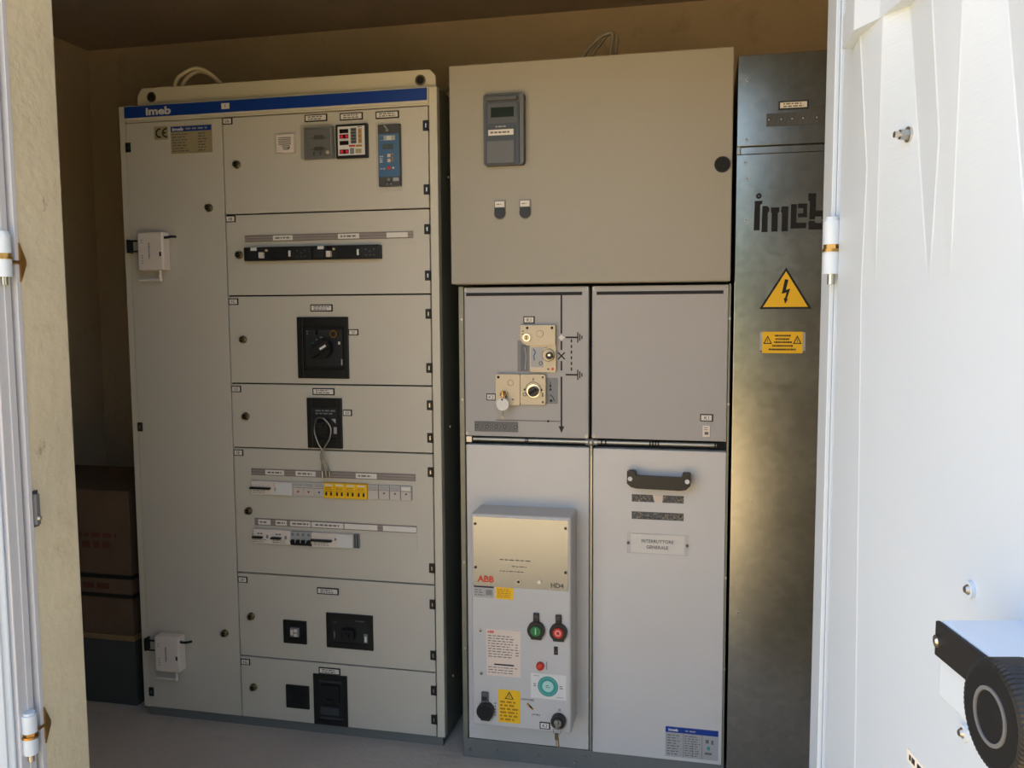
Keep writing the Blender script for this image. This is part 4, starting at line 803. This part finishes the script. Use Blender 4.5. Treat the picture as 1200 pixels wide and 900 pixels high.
s = MB(); s.box(2.0170, 2.1370, YG-.0015, YG, 1.2660, 1.3220, 'grey_light', .0004); s.box(2.0230, 2.1300, YG-.0025, YG-.0015, 1.2640, 1.3235, 'yellow', .0004)
for tx in (2.0375, 2.1155):
    s.prism([(tx-.0115, 1.2900), (tx+.0115, 1.2900), (tx, 1.3130)], YG-.0030, YG-.0025, 'ink'); s.prism([(tx-.0075, 1.2925), (tx+.0075, 1.2925), (tx, 1.3075)], YG-.0034, YG-.0030, 'yellow'); s.box(tx-.0008, tx+.0008, YG-.0038, YG-.0034, 1.2945, 1.3035, 'ink')
for z, hw, sd_ in ((1.3125, .021, 1), (1.3030, .019, 2), (1.2945, .022, 3), (1.2845, .027, 4), (1.2745, .036, 5)):
    R = random.Random(sd_); x = 2.0770-hw
    while x < 2.0770+hw-.002: L = R.choice((.0028, .0036, .0048)); s.box(x, x+L, YG-.0030, YG-.0025, z-.0024, z+.0024, 'ink'); x += L+.0012
for x, z in ((2.0200, 1.2690), (2.1335, 1.2690)): s.disc(x, z, YG-.004, YG-.0015, .0028, 'ink_grey', 12)
build('warning_plate', s, ft, 'small yellow text plate with two warning triangles')

# ------------------------------------------------------------------ things at the back left and on top
tag(build('concrete_curb', MB().box(-.80, -.07, .056, .50, 0, .235, 'dark_block', .004)), 'low dark grey block on the floor left of the switchboard', 'block')
tag(build('wooden_board', MB().box(-.80, -.068, .052, .50, .2355, .2545, 'wood', .002)), 'thin pale board between the dark block and the cartons', 'board')
def carton(z0, z1, label, words, bands):
    t = thing('cardboard_box', (-.42, .25, z0), label, 'cardboard box', 'cartons left of the switchboard')
    b = MB(); b.box(-.78, -.072, .058, .48, z0, z1, 'cardboard', .003); build('carton', b, t)
    for (za, zb) in bands: build('strap', MB().box(-.7815, -.0705, .0565, .4815, za, zb, 'tape'), t, 'black strapping band')
    p = MB()
    for (x, z, wd, h, sd_) in words: p.scribble(x, x+wd, z, z+h, 1, .0575, 'carton_red', .8, sd_)
    build('print', p, t, 'faded red printing')
carton(.2550, .4720, 'brown carton with two black bands on the board at the left', ((-.270, .415, .14, .026, 151),), ((.388, .402), (.456, .470)))
carton(.4725, .770, 'plain brown carton with faded red print, topmost at the left', ((-.265, .560, .15, .030, 152), (-.275, .600, .20, .020, 153)), ())
def loops(name, lists, m, r, label):
    b = MB()
    for L in lists: b.tube(L, r, m)
    return tag(build(name, b), label, 'cable')
loops('cable', [[(.104, .13, 2.054), (.124, .13, 2.148), (.150, .13, 2.178), (.205, .13, 2.196), (.262, .13, 2.170), (.320, .13, 2.110), (.35, .13, 2.054)], [(.124, .15, 2.054), (.136, .15, 2.140), (.162, .15, 2.176), (.206, .15, 2.190), (.252, .15, 2.172), (.305, .15, 2.112), (.33, .15, 2.054)]], 'cable_white', .0062, 'white twin cable arching over the top of the switchboard')
loops('cable', [[(1.475, .22, 2.086), (1.490, .22, 2.170), (1.527, .22, 2.216), (1.556, .22, 2.234), (1.579, .22, 2.232), (1.573, .22, 2.176), (1.568, .22, 2.086)], [(1.500, .235, 2.086), (1.512, .235, 2.172), (1.540, .235, 2.212), (1.566, .235, 2.240), (1.590, .235, 2.228), (1.588, .235, 2.176), (1.585, .235, 2.086)]], 'cable_grey', .0062, 'grey twin cable looping up behind the large upper door')
loops('cable', [[(1.02, .20, 2.066), (1.05, .21, 2.100), (1.09, .22, 2.120), (1.15, .24, 2.122), (1.22, .26, 2.114), (1.25, .27, 2.100)]], 'cable_grey', .009, 'grey conduit bridging the gap between the two beige cabinets')
